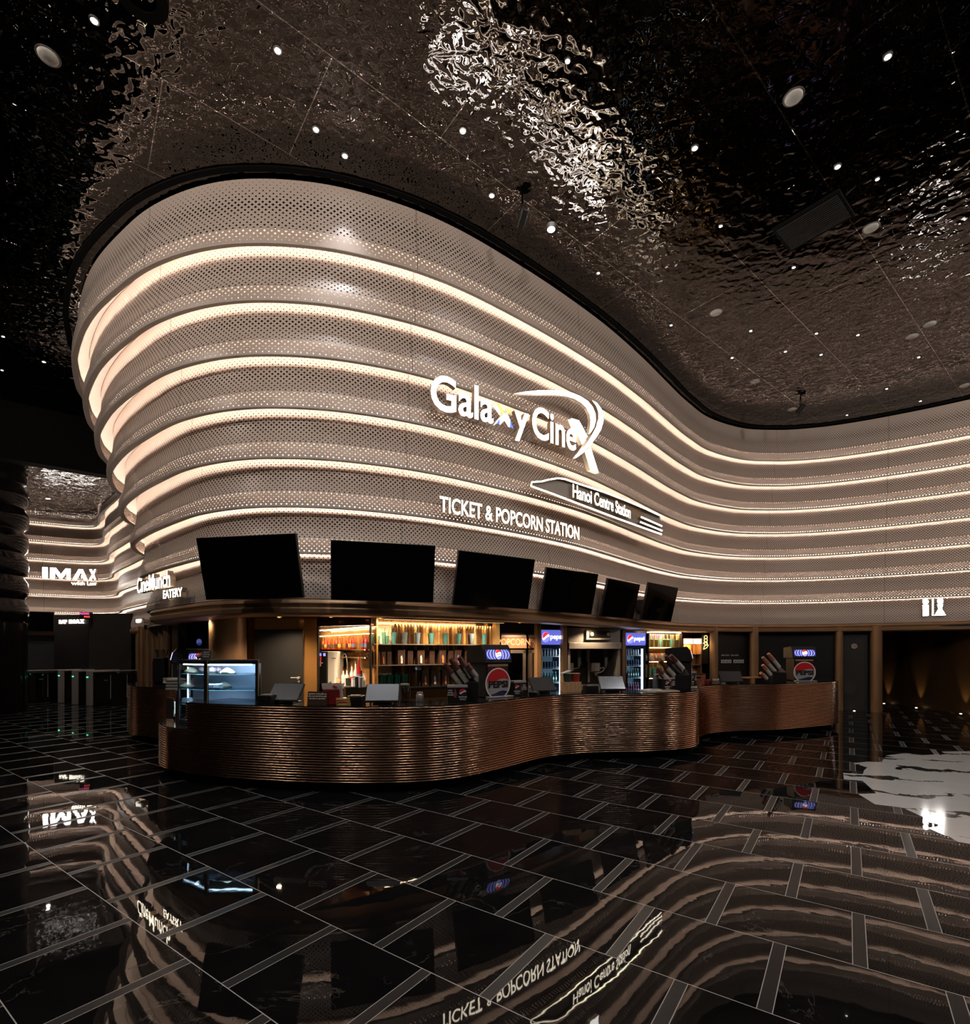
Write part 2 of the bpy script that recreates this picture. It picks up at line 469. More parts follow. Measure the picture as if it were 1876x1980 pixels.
# ================================================================ the tiered facade
fac = bpy.data.objects.new('wall_center', None); COL.objects.link(fac); struct(fac, 'tall wave shaped facade of perforated beige tiers with lit lips')
shape = [(0, 0), (.08, .004), (.16, 0.0), (.22, -.012), (.30, -.04), (.42, -.062), (.55, -.072), (.65, -.076)]
for k in range(8):
    z0, z1 = ZL[k], ZL[k+1]; h = z1-z0
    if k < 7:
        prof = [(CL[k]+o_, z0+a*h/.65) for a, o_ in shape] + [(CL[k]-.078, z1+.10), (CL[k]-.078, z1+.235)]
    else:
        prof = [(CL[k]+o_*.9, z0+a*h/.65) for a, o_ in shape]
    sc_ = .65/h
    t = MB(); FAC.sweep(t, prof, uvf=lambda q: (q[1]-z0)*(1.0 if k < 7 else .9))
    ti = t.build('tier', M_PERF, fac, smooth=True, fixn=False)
    if k:
        # return flange of the lip, dark ledge that closes the cove, and the warm strip lying on the flange
        ci = CL[k]
        r = MB(); FAC.sweep(r, [(ci, z0), (ci-.004, z0-.006), (ci-.065, z0-.004), (ci-.065, z0+.008), (ci-.004, z0+.008)]); r.build('lip_flange', M_COVEIN, ti, fixn=False)
        l = MB(); FAC.sweep(l, [(ci-.06, z0+.235), (CL[k-1]-.074, z0+.235)]); l.build('cove_ledge', M_COVEIN, ti, fixn=False)
        e = MB(); FAC.sweep(e, [(ci-.012, z0+.038), (ci-.014, z0+.014)], step=2); e.build('led_strip', M_COVE, ti, fixn=False)
b = MB(); FAC.sweep(b, [(CL[0]-.12, 2.5)] + sum([[(CL[k]-.32, ZL[k]+.24), (CL[k]-.25, ZL[k+1]+.2)] for k in range(7)], []) + [(.66, 7.35), (.66, 8.0)], step=3)
b.build('backing', M_BLACK, fac, fixn=False)
t = MB(); FAC.sweep(t, [(.90, 7.962), (.90, 7.998), (.965, 7.998), (.965, 7.975)], step=2, closed=True); t.build('shadow_strip', M_BLACK, fac, fixn=False)  # solid black strip standing in for the dark recess at the ceiling

# soffit board and rounded bronze header under the facade
def inset(L):
    """how far the bronze header stands back from the facade edge"""
    d = S_FRONT+1.2-L
    return -.03-max(0, min(1, (d+1.5)/3.0))*.5
hd = MB()
prof = [(.02, 2.495), (.06, 2.47), (.075, 2.43), (.05, 2.39), (.05, 2.375), (.075, 2.35), (.07, 2.29), (.03, 2.262), (-.02, 2.255), (-.3, 2.255)]
i0 = int((S_FRONT-3.0)/FAC.ds); i1 = int((FAC.find(1900, 0, S_FRONT)+4)/FAC.ds)
rows = []
for i in range(i0, i1, 2):
    d = inset(i*FAC.ds)
    rows.append([((FAC.p[i]+FAC.nm[i]*(o_+d)).x, (FAC.p[i]+FAC.nm[i]*(o_+d)).y, z) for o_, z in prof])
for r0, r1 in zip(rows, rows[1:]):
    for k in range(len(prof)-1): hd.face([r0[k], r1[k], r1[k+1], r0[k+1]])
struct(hd.build('trim_header', M_BRONZE, smooth=True), 'rounded bronze header running under the facade')
sf = MB(); FAC.sweep(sf, [(0, 2.5), (-.62, 2.497)], step=2); struct(sf.build('trim_soffit', M_SOFFIT, fixn=False))

# ================================================================ service counter
M_COPPER = None
def copper():
    m, nt, bs = new_mat('copper_tube')
    (X, Y, Z), src = xyz(nt, 'Position')
    n = noise(nt, src, 2.0, 4); f = noise(nt, src, 34.0, 2)
    setin(nt, bs.inputs['Base Color'], mixc(nt, n, (.58, .36, .245), (.76, .51, .37)))
    bs.inputs['Metallic'].default_value = 1.0
    setin(nt, bs.inputs['Roughness'], f*.08+.11)
    bump(nt, bs, f, .0012, .6)
    return m
M_COPPER = copper()
M_STONE = mat('black_granite', (.008, .008, .009), .08, spec=.6)
counter = thing('service_counter', 'long wavy copper ribbed counter with black stone top', 'counter', (0, 0, 0))
NR = 29; ZB, ZT = .12, 1.05; RH = (ZT-ZB)/NR
def ribs(i0, i1, r0, r1):
    mb = MB(); prof = [(-.020, ZB+(r0-.5)*RH+RH*.42)] if r0 else []
    for r in range(r0, r1):
        zc = ZB+(r+.5)*RH
        prof.append((-.020, zc-RH*.42))
        for a in range(7):
            t = -PI/2+PI*a/6; prof.append((math.cos(t)*RH*.62-.016, zc+math.sin(t)*RH*.36))
        prof.append((-.020, zc+RH*.42))
    CTR.sweep(mb, prof, i0, i1)
    return mb
SA = CTR.find(363, 0, CTR.find(312, 0, 4.0))       # where the tall ribs start again, right of the cake case
SP = CTR.find(300, 0, 1.0)                          # left counter lobe ends behind the cake case
iA, iP = int(SA/CTR.ds), int((SP+.9)/CTR.ds)
NLOW = 18
rb = ribs(0, CTR.n, 0, NLOW)
for a, b in ((0, iP), (iA, CTR.n)):
    x = ribs(a, b, NLOW, NR); n0 = len(rb.v); rb.v += x.v; rb.f += [tuple(k+n0 for k in f) for f in x.f]; rb.m += x.m
rb.build('ribbed_front', M_COPPER, counter, smooth=True, fixn=False)
pl = MB(); CTR.sweep(pl, [(-.13, 0), (-.13, .125), (-.02, .125)]); pl.build('plinth', M_BLACK, counter, fixn=False)
tp = MB()
for a, b, dp in ((0, iP, .45), (iA, CTR.n, .68)):
    CTR.sweep(tp, [(-.004, 1.035), (-.004, 1.056), (-dp, 1.056), (-dp, .1), (-dp+.02, .1), (-dp+.02, 1.035)], a, b, closed=True)
tp.build('countertop', M_STONE, counter)
ld = MB(); CTR.sweep(ld, [(-.004, ZB+NLOW*RH-.01), (-.004, ZB+NLOW*RH+.006), (-.55, ZB+NLOW*RH+.006)], iP-6, iA+6)
ld.build('case_ledge', mat('polished_steel', (.55, .52, .48), .12, 1.0), counter, fixn=False)
bk2 = MB(); CTR.sweep(bk2, [(-.03, .13), (-.03, .68)]); CTR.sweep(bk2, [(-.03, .68), (-.03, 1.035)], 0, iP); CTR.sweep(bk2, [(-.03, .68), (-.03, 1.035)], iA, CTR.n); bk2.build('carcass', M_BLACK, counter, fixn=False)
def on_counter(px, ins=.3, z=1.056):
    L = CTR.find(px, -ins, SA-.3) if px > 360 else CTR.find(px, -ins, 1.0)
    q = CTR.at(L, -ins); return Vector((q.x, q.y, z)), CTR.yaw(L)
# ================================================================ lit signs on the facade
M_SIGN = emis('sign_face_white', (1.0, .95, .90), SIGN_GLOW)
M_SIGNW = emis('sign_face_warm', (1.0, .86, .66), SIGN_GLOW*.8)
M_RETURN = mat('letter_return', (.55, .42, .30), .35, .3)
M_SIDE = mat('clear_acrylic', (.55, .52, .5), .3)
def wall_text(txt, p0, p1, h, mface, parent, name, thick=.07, stand=.16, bold=0.0, xs_sp=1.0, shear=0.0, offz=None):
    """lettering that follows the facade between two photo points on its base line"""
    L0, z0 = on_wall(*p0, stand); L1, z1 = on_wall(*p1, stand)
    z1 = (z0+z1)/2 if abs(z1-z0) < .02 else z1
    vs, fs = text_polys(txt, h, 1.0, bold, 1.0, 'LEFT', xs_sp, shear)
    xa, xb = min(v[0] for v in vs), max(v[0] for v in vs)
    zc = (z0+z1)/2+h/2
    off = wall_off(zc)+stand
    if offz is not None:
        off = offz; L0 = FAC.find(p0[0], off, S_FRONT-1.5); L1 = FAC.find(p1[0], off, S_FRONT-1.5)
        z0 = zof(p0[1], FAC.at(L0, off).y); z1 = zof(p1[1], FAC.at(L1, off).y)
    P_ = []
    for x, y, zz in vs:
        t = (x-xa)/(xb-xa); q = FAC.at(L0+(L1-L0)*t, off+(thick if zz > 0 else 0)); P_.append((q.x, q.y, z0+(z1-z0)*t+y))
    mb = MB(); mb.v = P_; mb.f = list(fs)
    mb.m = [0 if all(vs[i][2] > 0 for i in f) else 1 for f in fs]
    return mb.build(name, [mface, M_RETURN], parent, fixn=False)
def wall_poly(pxs, mface, parent, name, thick=.05, stand=.16, offz=None):
    pts = [on_wall(a, b, stand) for a, b in pxs]
    zc = sum(p[1] for p in pts)/len(pts); off = wall_off(zc)+stand if offz is None else offz
    if offz is not None:
        pts = []
        for a, b in pxs:
            L = FAC.find(a, off, S_FRONT-1.5); pts.append((L, zof(b, FAC.at(L, off).y)))
    mb = MB()
    mb.prism(pts, off, off+thick, lambda L, z, o_: (*FAC.at(L, o_), z))
    mb.m = [1]*len(mb.f); mb.m[1] = 0
    # triangulate the concave caps
    o = mb.build(name, [mface, M_RETURN], parent)
    return o
# cinema name
sg = thing('cinema_sign', 'large glowing white cinema name on the facade ending in a swooping X', 'sign', (0, 0, 0))
ZX = .88
wall_text('Gala', (829, 793), (948, 822), .50, M_SIGN, sg, 'lettering', bold=.010, thick=.09)
wall_text('y', (989, 834.5), (1016, 841), .47, M_SIGN, sg, 'lettering', bold=.010, thick=.09)
wall_text('Cine', (1023, 846), (1107, 874), .52, M_SIGN, sg, 'lettering', bold=.010, thick=.09)
def c4(l): return [(820+a/5.211, 720+b/5.211) for a, b in l]
M_SY = emis('sign_face_amber', (1.0, .62, .16), 1.7); M_SB = emis('sign_face_blue', (.12, .22, 1.0), 1.3)
wall_poly(c4([(700,345),(740,350),(785,430),(835,388),(875,395),(800,448),(765,440)]), M_SY, sg, 'letter_top', .08, offz=ZX)
wall_poly(c4([(785,432),(818,450),(862,578),(822,565),(782,500),(735,545),(698,535),(765,445)]), M_SIGN, sg, 'letter_body', .08, offz=ZX)
wall_poly(c4([(735,480),(735,545),(698,535)]), M_SB, sg, 'letter_foot', .085, offz=ZX)
wall_poly(c4([(838,500),(872,583),(832,570)]), M_SB, sg, 'letter_foot', .085, offz=ZX)
sw_out = [(885,231),(1000,210),(1130,198),(1260,196),(1380,204),(1470,222),(1550,255),(1620,300),(1670,360),(1698,430),(1700,500),(1685,560),(1660,605),(1634,632)]
sw_in = [(1645,560),(1652,490),(1640,430),(1610,370),(1560,320),(1490,278),(1400,252),(1290,240),(1160,235),(1020,236)]
wall_poly(c4(sw_out+sw_in), M_SIGN, sg, 'swoosh', .07, offz=ZX)
sw2 = [(1660,300),(1705,325),(1745,375),(1768,440),(1768,510),(1745,590),(1700,665),(1640,745),(1570,820),(1490,878),(1545,815),(1600,735),(1655,650),(1700,560),(1722,480),(1720,410),(1700,355)]
wall_poly(c4(sw2), M_SIGN, sg, 'swoosh', .09, offz=ZX)
wall_poly(c4([(1450,480),(1525,500),(1610,660),(1556,742)]), M_SIGN, sg, 'letter_stroke', .09, offz=ZX)
wall_poly(c4([(1585,815),(1640,765),(1722,1025),(1640,995)]), M_SIGN, sg, 'letter_stroke', .09, offz=ZX)
# train shaped station sign
st = thing('station_sign', 'train shaped outline sign with small lit station name', 'sign', (0, 0, 0))
def c7(l): return [(800+a/3.608, 700+b/3.608) for a, b in l]
OZ = .60
out = [(805,870),(812,842),(880,838),(930,825),(990,815),(1040,820),(1160,860),(1320,912),(1470,970),(1600,1025),(1715,1078)]
low = [(1715,1205),(1560,1150),(1400,1092),(1250,1035),(1100,978),(960,925),(870,893),(805,870)]
def stroke(l, wpx):
    """ribbon polygon around a polyline, in photo pixels"""
    a, b = [], []
    for i, p in enumerate(l):
        q0 = Vector(l[max(0, i-1)]); q1 = Vector(l[min(len(l)-1, i+1)]); t = (q1-q0).normalized(); n_ = Vector((-t.y, t.x))*wpx/2
        a.append(tuple(Vector(p)+n_)); b.append(tuple(Vector(p)-n_))
    return a+b[::-1]
wall_poly(c7(out[1:]+[(1715,1205)]+low[1:-1]), mat('acrylic_plate', (.55, .50, .46), .45), st, 'plate', .015, offz=OZ-.03)
wall_poly(stroke(c7(out), 2.7), M_SIGNW, st, 'outline', .05, offz=OZ)
wall_poly(stroke(c7(low), 2.7), M_SIGNW, st, 'outline', .05, offz=OZ)
for a, b in (((1570,1083),(1718,1148)), ((1565,1118),(1720,1180))):
    wall_poly(stroke(c7([a, b]), 2.6), M_SIGNW, st, 'light_bar', .05, offz=OZ)
wall_text('Hanoi Centre Station', (1104, 962), (1215, 1003), .235, M_SIGNW, st, 'lettering', thick=.05, offz=OZ+.01, bold=.004)
# ticket sign
tk = thing('ticket_sign', 'warm lit ticket and popcorn station lettering above the screens', 'sign', (0, 0, 0))
wall_text('TICKET & POPCORN STATION', (848, 990), (1116, 1044), .235, M_SIGNW, tk, 'lettering', thick=.05, stand=.10, bold=.003)
# eatery sign on the left bend
ey = thing('eatery_sign', 'small lit eatery sign on the left bend of the facade', 'sign', (0, 0, 0))
wall_text('CineMunch', (277, 1148), (340, 1134), .26, M_SIGNW, ey, 'lettering', thick=.07, stand=.16, bold=.003)
wall_text('EATERY', (327, 1158), (363, 1154), .13, M_SIGNW, ey, 'lettering', thick=.07, stand=.10, bold=.004)
# toilets pictogram
tz = thing('toilet_sign', 'glowing man and woman toilet pictogram on the right wall', 'sign', (0, 0, 0))
def tw(l): return [(1676+a/4.125, 760+b/4.125) for a, b in l]
def circ(x, y, r): return [(x+r*math.cos(2*PI*i/16), y+r*math.sin(2*PI*i/16)) for i in range(16)]
for nm, poly in (('pictogram_head', circ(470, 1664, 24)), ('pictogram_body', [(446,1690),(496,1690),(494,1776),(448,1778)]), ('divider', [(521,1640),(534,1640),(534,1774),(521,1775)]),
                 ('pictogram_head', circ(587, 1660, 25)), ('pictogram_body', [(562,1686),(610,1685),(600,1722),(632,1772),(540,1776),(572,1722)])):
    wall_poly(tw(poly), M_SIGN, tz, nm, .02, stand=.1, offz=.06)

# ================================================================ black screens above the counter
M_SCREEN = mat('dark_screen', (.002, .002, .002), .06, spec=.18); M_BEZEL = mat('black_bezel', (.02, .02, .02), .35)
tvs = [((398,1160),(586,1156)), ((640,1160),(838,1165)), ((876,1170),(1022,1178)), ((1047,1182),(1142,1188)), ((1166,1192),(1221,1197)), ((1240,1198),(1298,1203))]
tl = ['first black menu screen from the left above the cake case', 'second black menu screen from the left, widest of the row', 'third black menu screen, under the ticket sign',
      'fourth black menu screen, under the end of the ticket sign', 'fifth black menu screen from the left', 'last black menu screen, at the right end of the row']
for (a, b), lb in zip(tvs, tl):
    P0, P1 = at(a[0], (2.455-CAMZ)*FPX/(HY-a[1])), at(b[0], (2.455-CAMZ)*FPX/(HY-b[1]))
    c = (P0+P1)/2; d = (P1-P0)
    wd = min(1.55, max(1.42, d.length)); yaw = math.atan2(d.y, d.x)
    t = thing('menu_screen', lb, 'screen', (c.x, c.y, 2.455), yaw, 'black menu screens above the counter')
    R = Matrix.Rotation(math.radians(13), 4, 'X')
    hgt = wd*.57
    MB().box((0, .03, hgt/2), (wd, .05, hgt), R).build('housing', M_BEZEL, t, bevel=.004)
    MB().box((0, .002, hgt/2), (wd-.02, .008, hgt-.02), R).build('display', M_SCREEN, t)
    bd = Vector((-math.sin(yaw), math.cos(yaw))); c2 = Vector((c.x, c.y)); gap = .1
    for k in range(10, 90):
        g = c2+bd*(k*.01); i = min(range(FAC.n+1), key=lambda j: (FAC.p[j]-g).length_squared)
        if (FAC.p[i]-g).dot(FAC.nm[i]) > .0: gap = k*.01; break
    gap = max(.16, gap+.02); MB().box((0, gap/2+.02, hgt*.42), (.5, gap-.04, .3)).build('wall_bracket', M_BEZEL, t)

# ================================================================ ceiling downlights and fittings
M_LENS = emis('downlight_lens', (1.0, .97, .95), 60.0); M_RIM = mat('downlight_rim', (.5, .5, .5), .3, .8)
def cpos(px, py, z=8.0):
    Y = (z-CAMZ)*FPX/(HY-py); return Vector(((px-CX)/FPX*Y, Y, z))
dl_n = 0
def downlight(p, label, power=0.0, r=.035, aim=None, size=150, col=(.95, .97, 1.0), kind='SPOT'):
    global dl_n
    t = thing('ceiling_downlight', label, 'ceiling light', p, 0, 'recessed ceiling downlights')
    MB().lathe([(r*1.7, 0), (r*1.7, -.012), (r*1.15, -.014), (r*1.15, .0)], 16, caps=False).build('rim', M_RIM, t, smooth=True)
    MB().lathe([(.001, -.008), (r*1.15, -.008), (r*1.15, -.004), (.001, -.004)], 16, caps=False).build('lens', M_LENS, t)
    if power:
        l = bpy.data.lights.new('downlight', kind); l.energy = power; l.color = col
        if kind == 'SPOT': l.spot_size = math.radians(size); l.spot_blend = 1.0
        l.use_shadow = True; l.shadow_soft_size = .05
        lo = bpy.data.objects.new('lamp', l); COL.objects.link(lo); lo.parent = t; lo.location = (0, 0, -.12)
        if aim: lo.rotation_euler = Vector(aim).to_track_quat('-Z', 'Y').to_euler()
    dl_n += 1
    return t
dls = [(537,96,1,'high over the left of the facade, topmost bright one'),(611,249,1,'upper of the close pair above the facade crown'),(667,300,1,'brightest, just above the facade crown'),
       (895,252,1,'left of the bright ceiling reflection'),(951,377,1,'beside the small black projector above the facade'),(1157,527,0,'below the bright ceiling reflection'),
       (1098,116,0,'inside the bright ceiling reflection'),(1344,285,1,'in the middle of the orange ceiling reflection'),(1620,321,1,'bright one left of the dark right ceiling area'),
       (1717,108,1,'bright one near the top right corner'),(1697,345,0,'faint one right of the dark vent'),(182,38,1,'bright one in the top left corner'),
       (6,650,0,'at the left edge of the ceiling, upper one'),(85,699,1,'bright one left of the facade crown'),(4,715,0,'at the left edge of the ceiling, lower one'),
       (1535,516,0,'under the black ceiling vent'),(1298,628,0,'near the inward bend of the facade'),(1452,639,0,'small one in the row above the bend, left'),(1579,644,0,'small one in the row above the bend, middle'),
       (1659,647,0,'small one in the row above the bend, right'),(1416,691,0,'second row above the bend, left'),(1519,679,0,'second row above the bend, middle'),(1588,685,0,'second row above the bend, right'),(1777,690,0,'far right of the second row'),
       (1394,436,0,'left of the black ceiling vent'),(1715,751,0,'close above the far wall on the right'),(1638,802,0,'lowest, close above the far wall'),(1780,775,0,'near the right end of the far wall')]
for px, py, b_, where in dls:
    downlight(cpos(px, py), 'round recessed downlight '+where, SPOT_W if b_ else 0, 1.0*.026 if b_ else .018, size=80)
# unseen warm lamps added over the hall front to light the facade
for i, (x, y) in enumerate([(-4, 1.5), (0, 1.0), (4, 1.5), (8, 3.0), (11, 6.5), (-8, 4.0)]):
    downlight((x, y, 8.0), 'added unseen downlight over the front of the hall lighting the facade', FILL_W, .05, col=(1.0, .86, .74), kind='POINT')
M_DISC = mat('white_detector', (.55, .53, .5), .5)
for i, (px, py, lb) in enumerate([(93,108,'flat white ceiling speaker in the top left corner'),(1535,187,'flat white ceiling speaker in the orange reflection'),(1685,440,'ribbed round ceiling speaker near the black vent'),
                  (1385,604,'round ceiling sensor above the inward bend'),(1460,737,'round ceiling sensor near the far wall, left'),(1799,626,'flat oval sensor at the right of the ceiling'),(1764,650,'ringed sensor at the right of the ceiling'),
                  (1866,745,'ribbed round speaker at the right edge'),(1532,791,'small flat disc just above the far wall')]):
    t = thing('ceiling_speaker', lb, 'speaker', cpos(px, py), 0, 'round speakers and sensors on the ceiling')
    MB().lathe([(.02, -.035), (.07, -.03), (.09, -.015), (.095, 0)], 20).build('grille', M_DISC, t, smooth=True)
    MB().lathe([(.098, -.006), (.11, -.006), (.11, 0), (.098, 0)], 20, caps=False).build('rim', M_RIM, t)
# stubby lit lamp
t = thing('spotlight', 'round bright spotlight hanging under the ceiling beside the facade', 'ceiling light', cpos(1066, 436), 0)
MB().lathe([(.06, -.06), (.075, 0)], 16).build('housing', M_RIM, t, smooth=True)
MB().lathe([(.001, -.064), (.055, -.064), (.055, -.061)], 16, caps=False).build('lens', emis('spot_lens', (1, .98, .95), 9), t)
# two black projectors hanging near the facade
for px, py, lb in ((1010, 395, 'small black ceiling projector above the facade crown'), (1548, 775, 'small black ceiling projector near the far wall')):
    t = thing('projector', lb, 'projector', cpos(px, py), .4)
    MB().bar((0, 0, 0), (0, 0, -.14), .015).build('stem', M_BEZEL, t)
    MB().lathe([(.06, -.10), (.06, .12)], 14, Matrix.Translation((0, 0, -.22)) @ Matrix.Rotation(.9, 4, 'X')).build('body', M_BEZEL, t, smooth=True)
# big black vent
p = cpos(1572, 428); ang = math.atan2(.627, .779)
t = thing('ceiling_vent', 'large black louvred vent panel in the ceiling', 'vent', p, ang)
MB().box((0, 0, -.015), (.66, .86, .03)).build('frame', M_BLACK, t)
sl = MB()
for i in range(14): sl.box((-.26+i*.04, 0, -.035), (.022, .78, .012), Matrix.Rotation(.0, 4, 'Y'))
sl.build('louvres', mat('vent_slat', (.014, .014, .014), .45), t)
t = thing('ceiling_ring', 'black ring shaped fitting cut by the top edge of the photo', 'fitting', cpos(272, -18), 0)
MB().lathe([(.13, 0), (.13, -.05), (.23, -.05), (.23, 0)], 32, caps=False).build('ring', M_BLACK, t, smooth=True)
# ================================================================ back of house: walls, jambs, ceiling
M_AMBER = mat('amber_mirror', (.52, .27, .09), .16, .7, vscale=2.0, var=.2)
M_AMBERD = mat('dark_amber_mirror', (.16, .08, .035), .14, .75, vscale=2.0, var=.2)
M_GOLD = mat('polished_gold', (.62, .41, .18), .2, .75)
M_BROWN = mat('dark_brown_panel', (.045, .022, .011), .35, vscale=3)
M_STEEL = mat('brushed_steel', (.46, .43, .41), .34, .65, vscale=14)
M_STEELD = mat('dark_steel', (.16, .155, .15), .3, 1.0)
M_PLAST = mat('black_plastic', (.008, .008, .009), .4, spec=.35)
M_GREYP = mat('grey_plastic', (.16, .16, .165), .45)
M_WHITE = mat('white_plastic', (.72, .70, .68), .4)
M_CREAM = mat('cream_board', (.52, .40, .28), .6)
M_TXT = mat('white_print', (.75, .73, .7), .6, var=.02)
M_LEDW = emis('warm_shelf_led', (1.0, .62, .27), 16.0)
M_LEDC = emis('cold_case_led', (.72, .86, 1.0), 20.0)
def XY(px, Y): return ((px-CX)/FPX*Y, Y)
def wallseg(nm, a, b, z0, z1, m, th=.08, kind=True):
    """upright slab between two plan points, thickness going away from the camera"""
    A, B = Vector(XY(*a)), Vector(XY(*b)); d = (B-A).normalized(); n_ = Vector((-d.y, d.x))*th
    o = MB().prism([A, B, B+n_, A+n_], z0, z1, lambda p, q, h: (p, q, h)).build(nm, m)
    if kind: struct(o)
    return o
ic = [XY(a, b) for a, b in ((285, 12.6), (330, 11.0), (372, 9.4), (420, 8.4), (500, 8.0), (600, 8.0), (680, 8.35), (760, 8.7), (850, 9.2), (940, 9.75), (1040, 10.6), (1100, 11.4),
      (1160, 12.3), (1220, 13.3), (1290, 14.6), (1350, 15.5), (1385, 15.9), (1385, 17.6), (1200, 16.5), (1000, 13.5), (700, 12.8), (400, 12.5), (290, 15.5))]
struct(MB().prism(ic, 2.30, 2.34, lambda a, b, h: (a, b, h)).build('ceiling_bar', M_AMBERD))
bw = [(262, 17.3), (300, 14.5), (352, 12.2), (412, 10.3), (480, 9.45), (600, 9.5)]
for a, b in zip(bw, bw[1:]): wallseg('wall_eatery', a, b, 0, 2.32, M_BROWN if a[0] > 300 else M_BRONZE)
bw = [(600, 11.3), (735, 9.55), (960, 11.2), (1090, 12.6), (1210, 13.9), (1320, 15.9), (1385, 16.4)]
for a, b in zip(bw, bw[1:]): wallseg('wall_kitchen', a, b, 0, 2.32, M_BROWN)
# vertical bronze ribs on the far left wall
rbm = []
for i, (px, Y) in enumerate([(276, 15.6), (288, 14.6), (299, 13.8), (309, 13.0), (317, 12.5), (327, 12.0)]):
    x, y = XY(px, Y)
    o = MB().bar((x, y-.06, 0), (x, y-.06, 2.45), .09, 14).build('trim_rib', M_BRONZE, smooth=True); struct(o)
# round bronze column and an edge strip with orange glow put in its colour
x, y = XY(444, 9.25)
struct(MB().bar((x, y, 0), (x, y, 2.4), .33, 40).build('column_bar', mat('brown_satin', (.27, .165, .095), .36, .3), smooth=True), 'thick round bronze column beside the black door')
a, b = XY(480, 9.2), XY(491, 9.2)
struct(MB().prism([a, b, (b[0], b[1]+.1), (a[0], a[1]+.1)], 0, 2.3, lambda p, q, h: (p, q, h)).build('trim_glow', mat('orange_glow_tint', (.55, .22, .05), .22, 1.0)))
# black door with handle
d1 = MB(); A, B = XY(492, 9.22), XY(586, 9.22)
d1.prism([A, B, (B[0], B[1]+.06), (A[0], A[1]+.06)], 0, 2.10, lambda p, q, h: (p, q, h))
d1 = d1.build('door_1', M_WALLK, bevel=.004); struct(d1, 'plain black door with a steel lever behind the counter')
hx, hy = XY(576, 9.2)
hb = MB(); hz = zof(1310.5, 9.2)
hb.bar((hx+.02, hy, hz), (hx+.02, hy-.05, hz), .025, 14); hb.bar((hx+.02, hy-.045, hz), (hx-.11, hy-.045, hz), .009); hb.bar((hx+.02, hy, hz-.065), (hx+.02, hy-.012, hz-.065), .022, 14)
hb.build('door_handle', M_STEEL, d1, smooth=True)
wallseg('trim_overdoor', (490, 9.25), (588, 9.25), 2.11, 2.3, M_AMBER)
wallseg('trim_mirror', (586, 9.25), (613, 9.35), 0, 2.3, M_AMBER)
wallseg('trim_barhead', (613, 9.36), (717, 8.86), 2.17, 2.3, M_AMBERD)
wallseg('trim_barleft', (612, 9.36), (615.5, 9.36), 0, 2.3, M_BLACK)
wallseg('trim_barright', (714.5, 8.86), (717.5, 8.86), 0, 2.3, M_BLACK)
# fluted amber wall behind the cups
SHA, SHB = (718, 9.12), (958, 10.55)
wallseg('wall_merch', SHA, SHB, 0, 2.3, M_AMBERD)
wallseg('trim_merchpale', (718, 9.08), (757, 9.3), 1.05, 2.18, M_CREAM, .03)
random.seed(3)
A, B = Vector(XY(*SHA)), Vector(XY(*SHB)); d = (B-A).normalized(); nn = Vector((d.y, -d.x))
n = 36
for mi, mm in enumerate((M_AMBERD, M_AMBER, M_GOLD)):
    fl_ = MB()
    for i in range(n):
        if [0, 1, 0, 1, 2, 0, 1][(i*5+i//3) % 7] != mi: continue
        q = A.lerp(B, .18+.82*i/(n-1))+nn*.0
        fl_.bar((q.x, q.y, 1.06), (q.x, q.y, 2.22), .036, 12)
    struct(fl_.build('trim_flutes', mm, smooth=True))
for px, Y in ((962.5, 10.3), (1043, 10.9), (1093, 11.2), (1207, 13.0), (1317, 14.7)):
    w_ = 8 if px < 1100 else 6
    wallseg('trim_jamb', (px-w_/2, Y), (px+w_/2, Y+.05), 0, 2.3, M_GOLD if px < 1000 else M_BRONZE, .12)
# pillars of the right wall (rounded bronze) and black panels between them
pill = [(1381, 7.5), (1458.5, 8), (1623, 6.5), (1695, 9.5)]
LP = []
for px, hw in pill:
    L = FAC.find(px, -.05, S_FRONT); LP.append(L)
    q = FAC.at(L, -.06); r_ = hw/FPX*q.y*1.02
    o = MB().bar((q.x, q.y, 0), (q.x, q.y, 2.42), r_, 28).build('column_right', M_BRONZE, smooth=True); struct(o)
for a, b, nm, mm in ((LP[0], LP[1], 'wall_panel', M_WALLK), (LP[1], LP[2], 'wall_panel', M_WALLK), (LP[2], LP[3], 'door_2', M_SEAMK)):
    i0, i1 = int(a/FAC.ds), int(b/FAC.ds)+1
    mb = MB(); FAC.sweep(mb, [(-.22, 0), (-.22, 2.3), (-.30, 2.3), (-.30, 0)], i0, i1, closed=True)
    o = mb.build(nm, mm); struct(o, 'narrow black door with a round sign between bronze columns' if nm == 'door_2' else None)
q0 = FAC.at(LP[2]+.9, -.21)
def front_frame(L, ins=0.0, z=0.0):
    q = FAC.at(L, -ins); return Vector((q.x, q.y, z)), FAC.yaw(L)
Ld = FAC.find(1652, -.21, S_FRONT)
p, yw = front_frame(Ld, .20, zof(1249.5, FAC.at(Ld, -.2).y))
t = thing('door_sign', 'small round pale sign on the narrow black door', 'sign', p, yw)
MB().lathe([(.001, 0), (.075, 0), (.075, .012), (.001, .012)], 28, Matrix.Rotation(PI/2, 4, 'X'), caps=False).build('disc', mat('rose_disc', (.55, .42, .36), .5), t)
MB().lathe([(.05, .013), (.056, .013)], 28, Matrix.Rotation(PI/2, 4, 'X'), caps=False).box((0, -.014, .012), (.05, .002, .012)).box((.012, -.014, -.012), (.04, .002, .012)).build('print', M_PLAST, t)
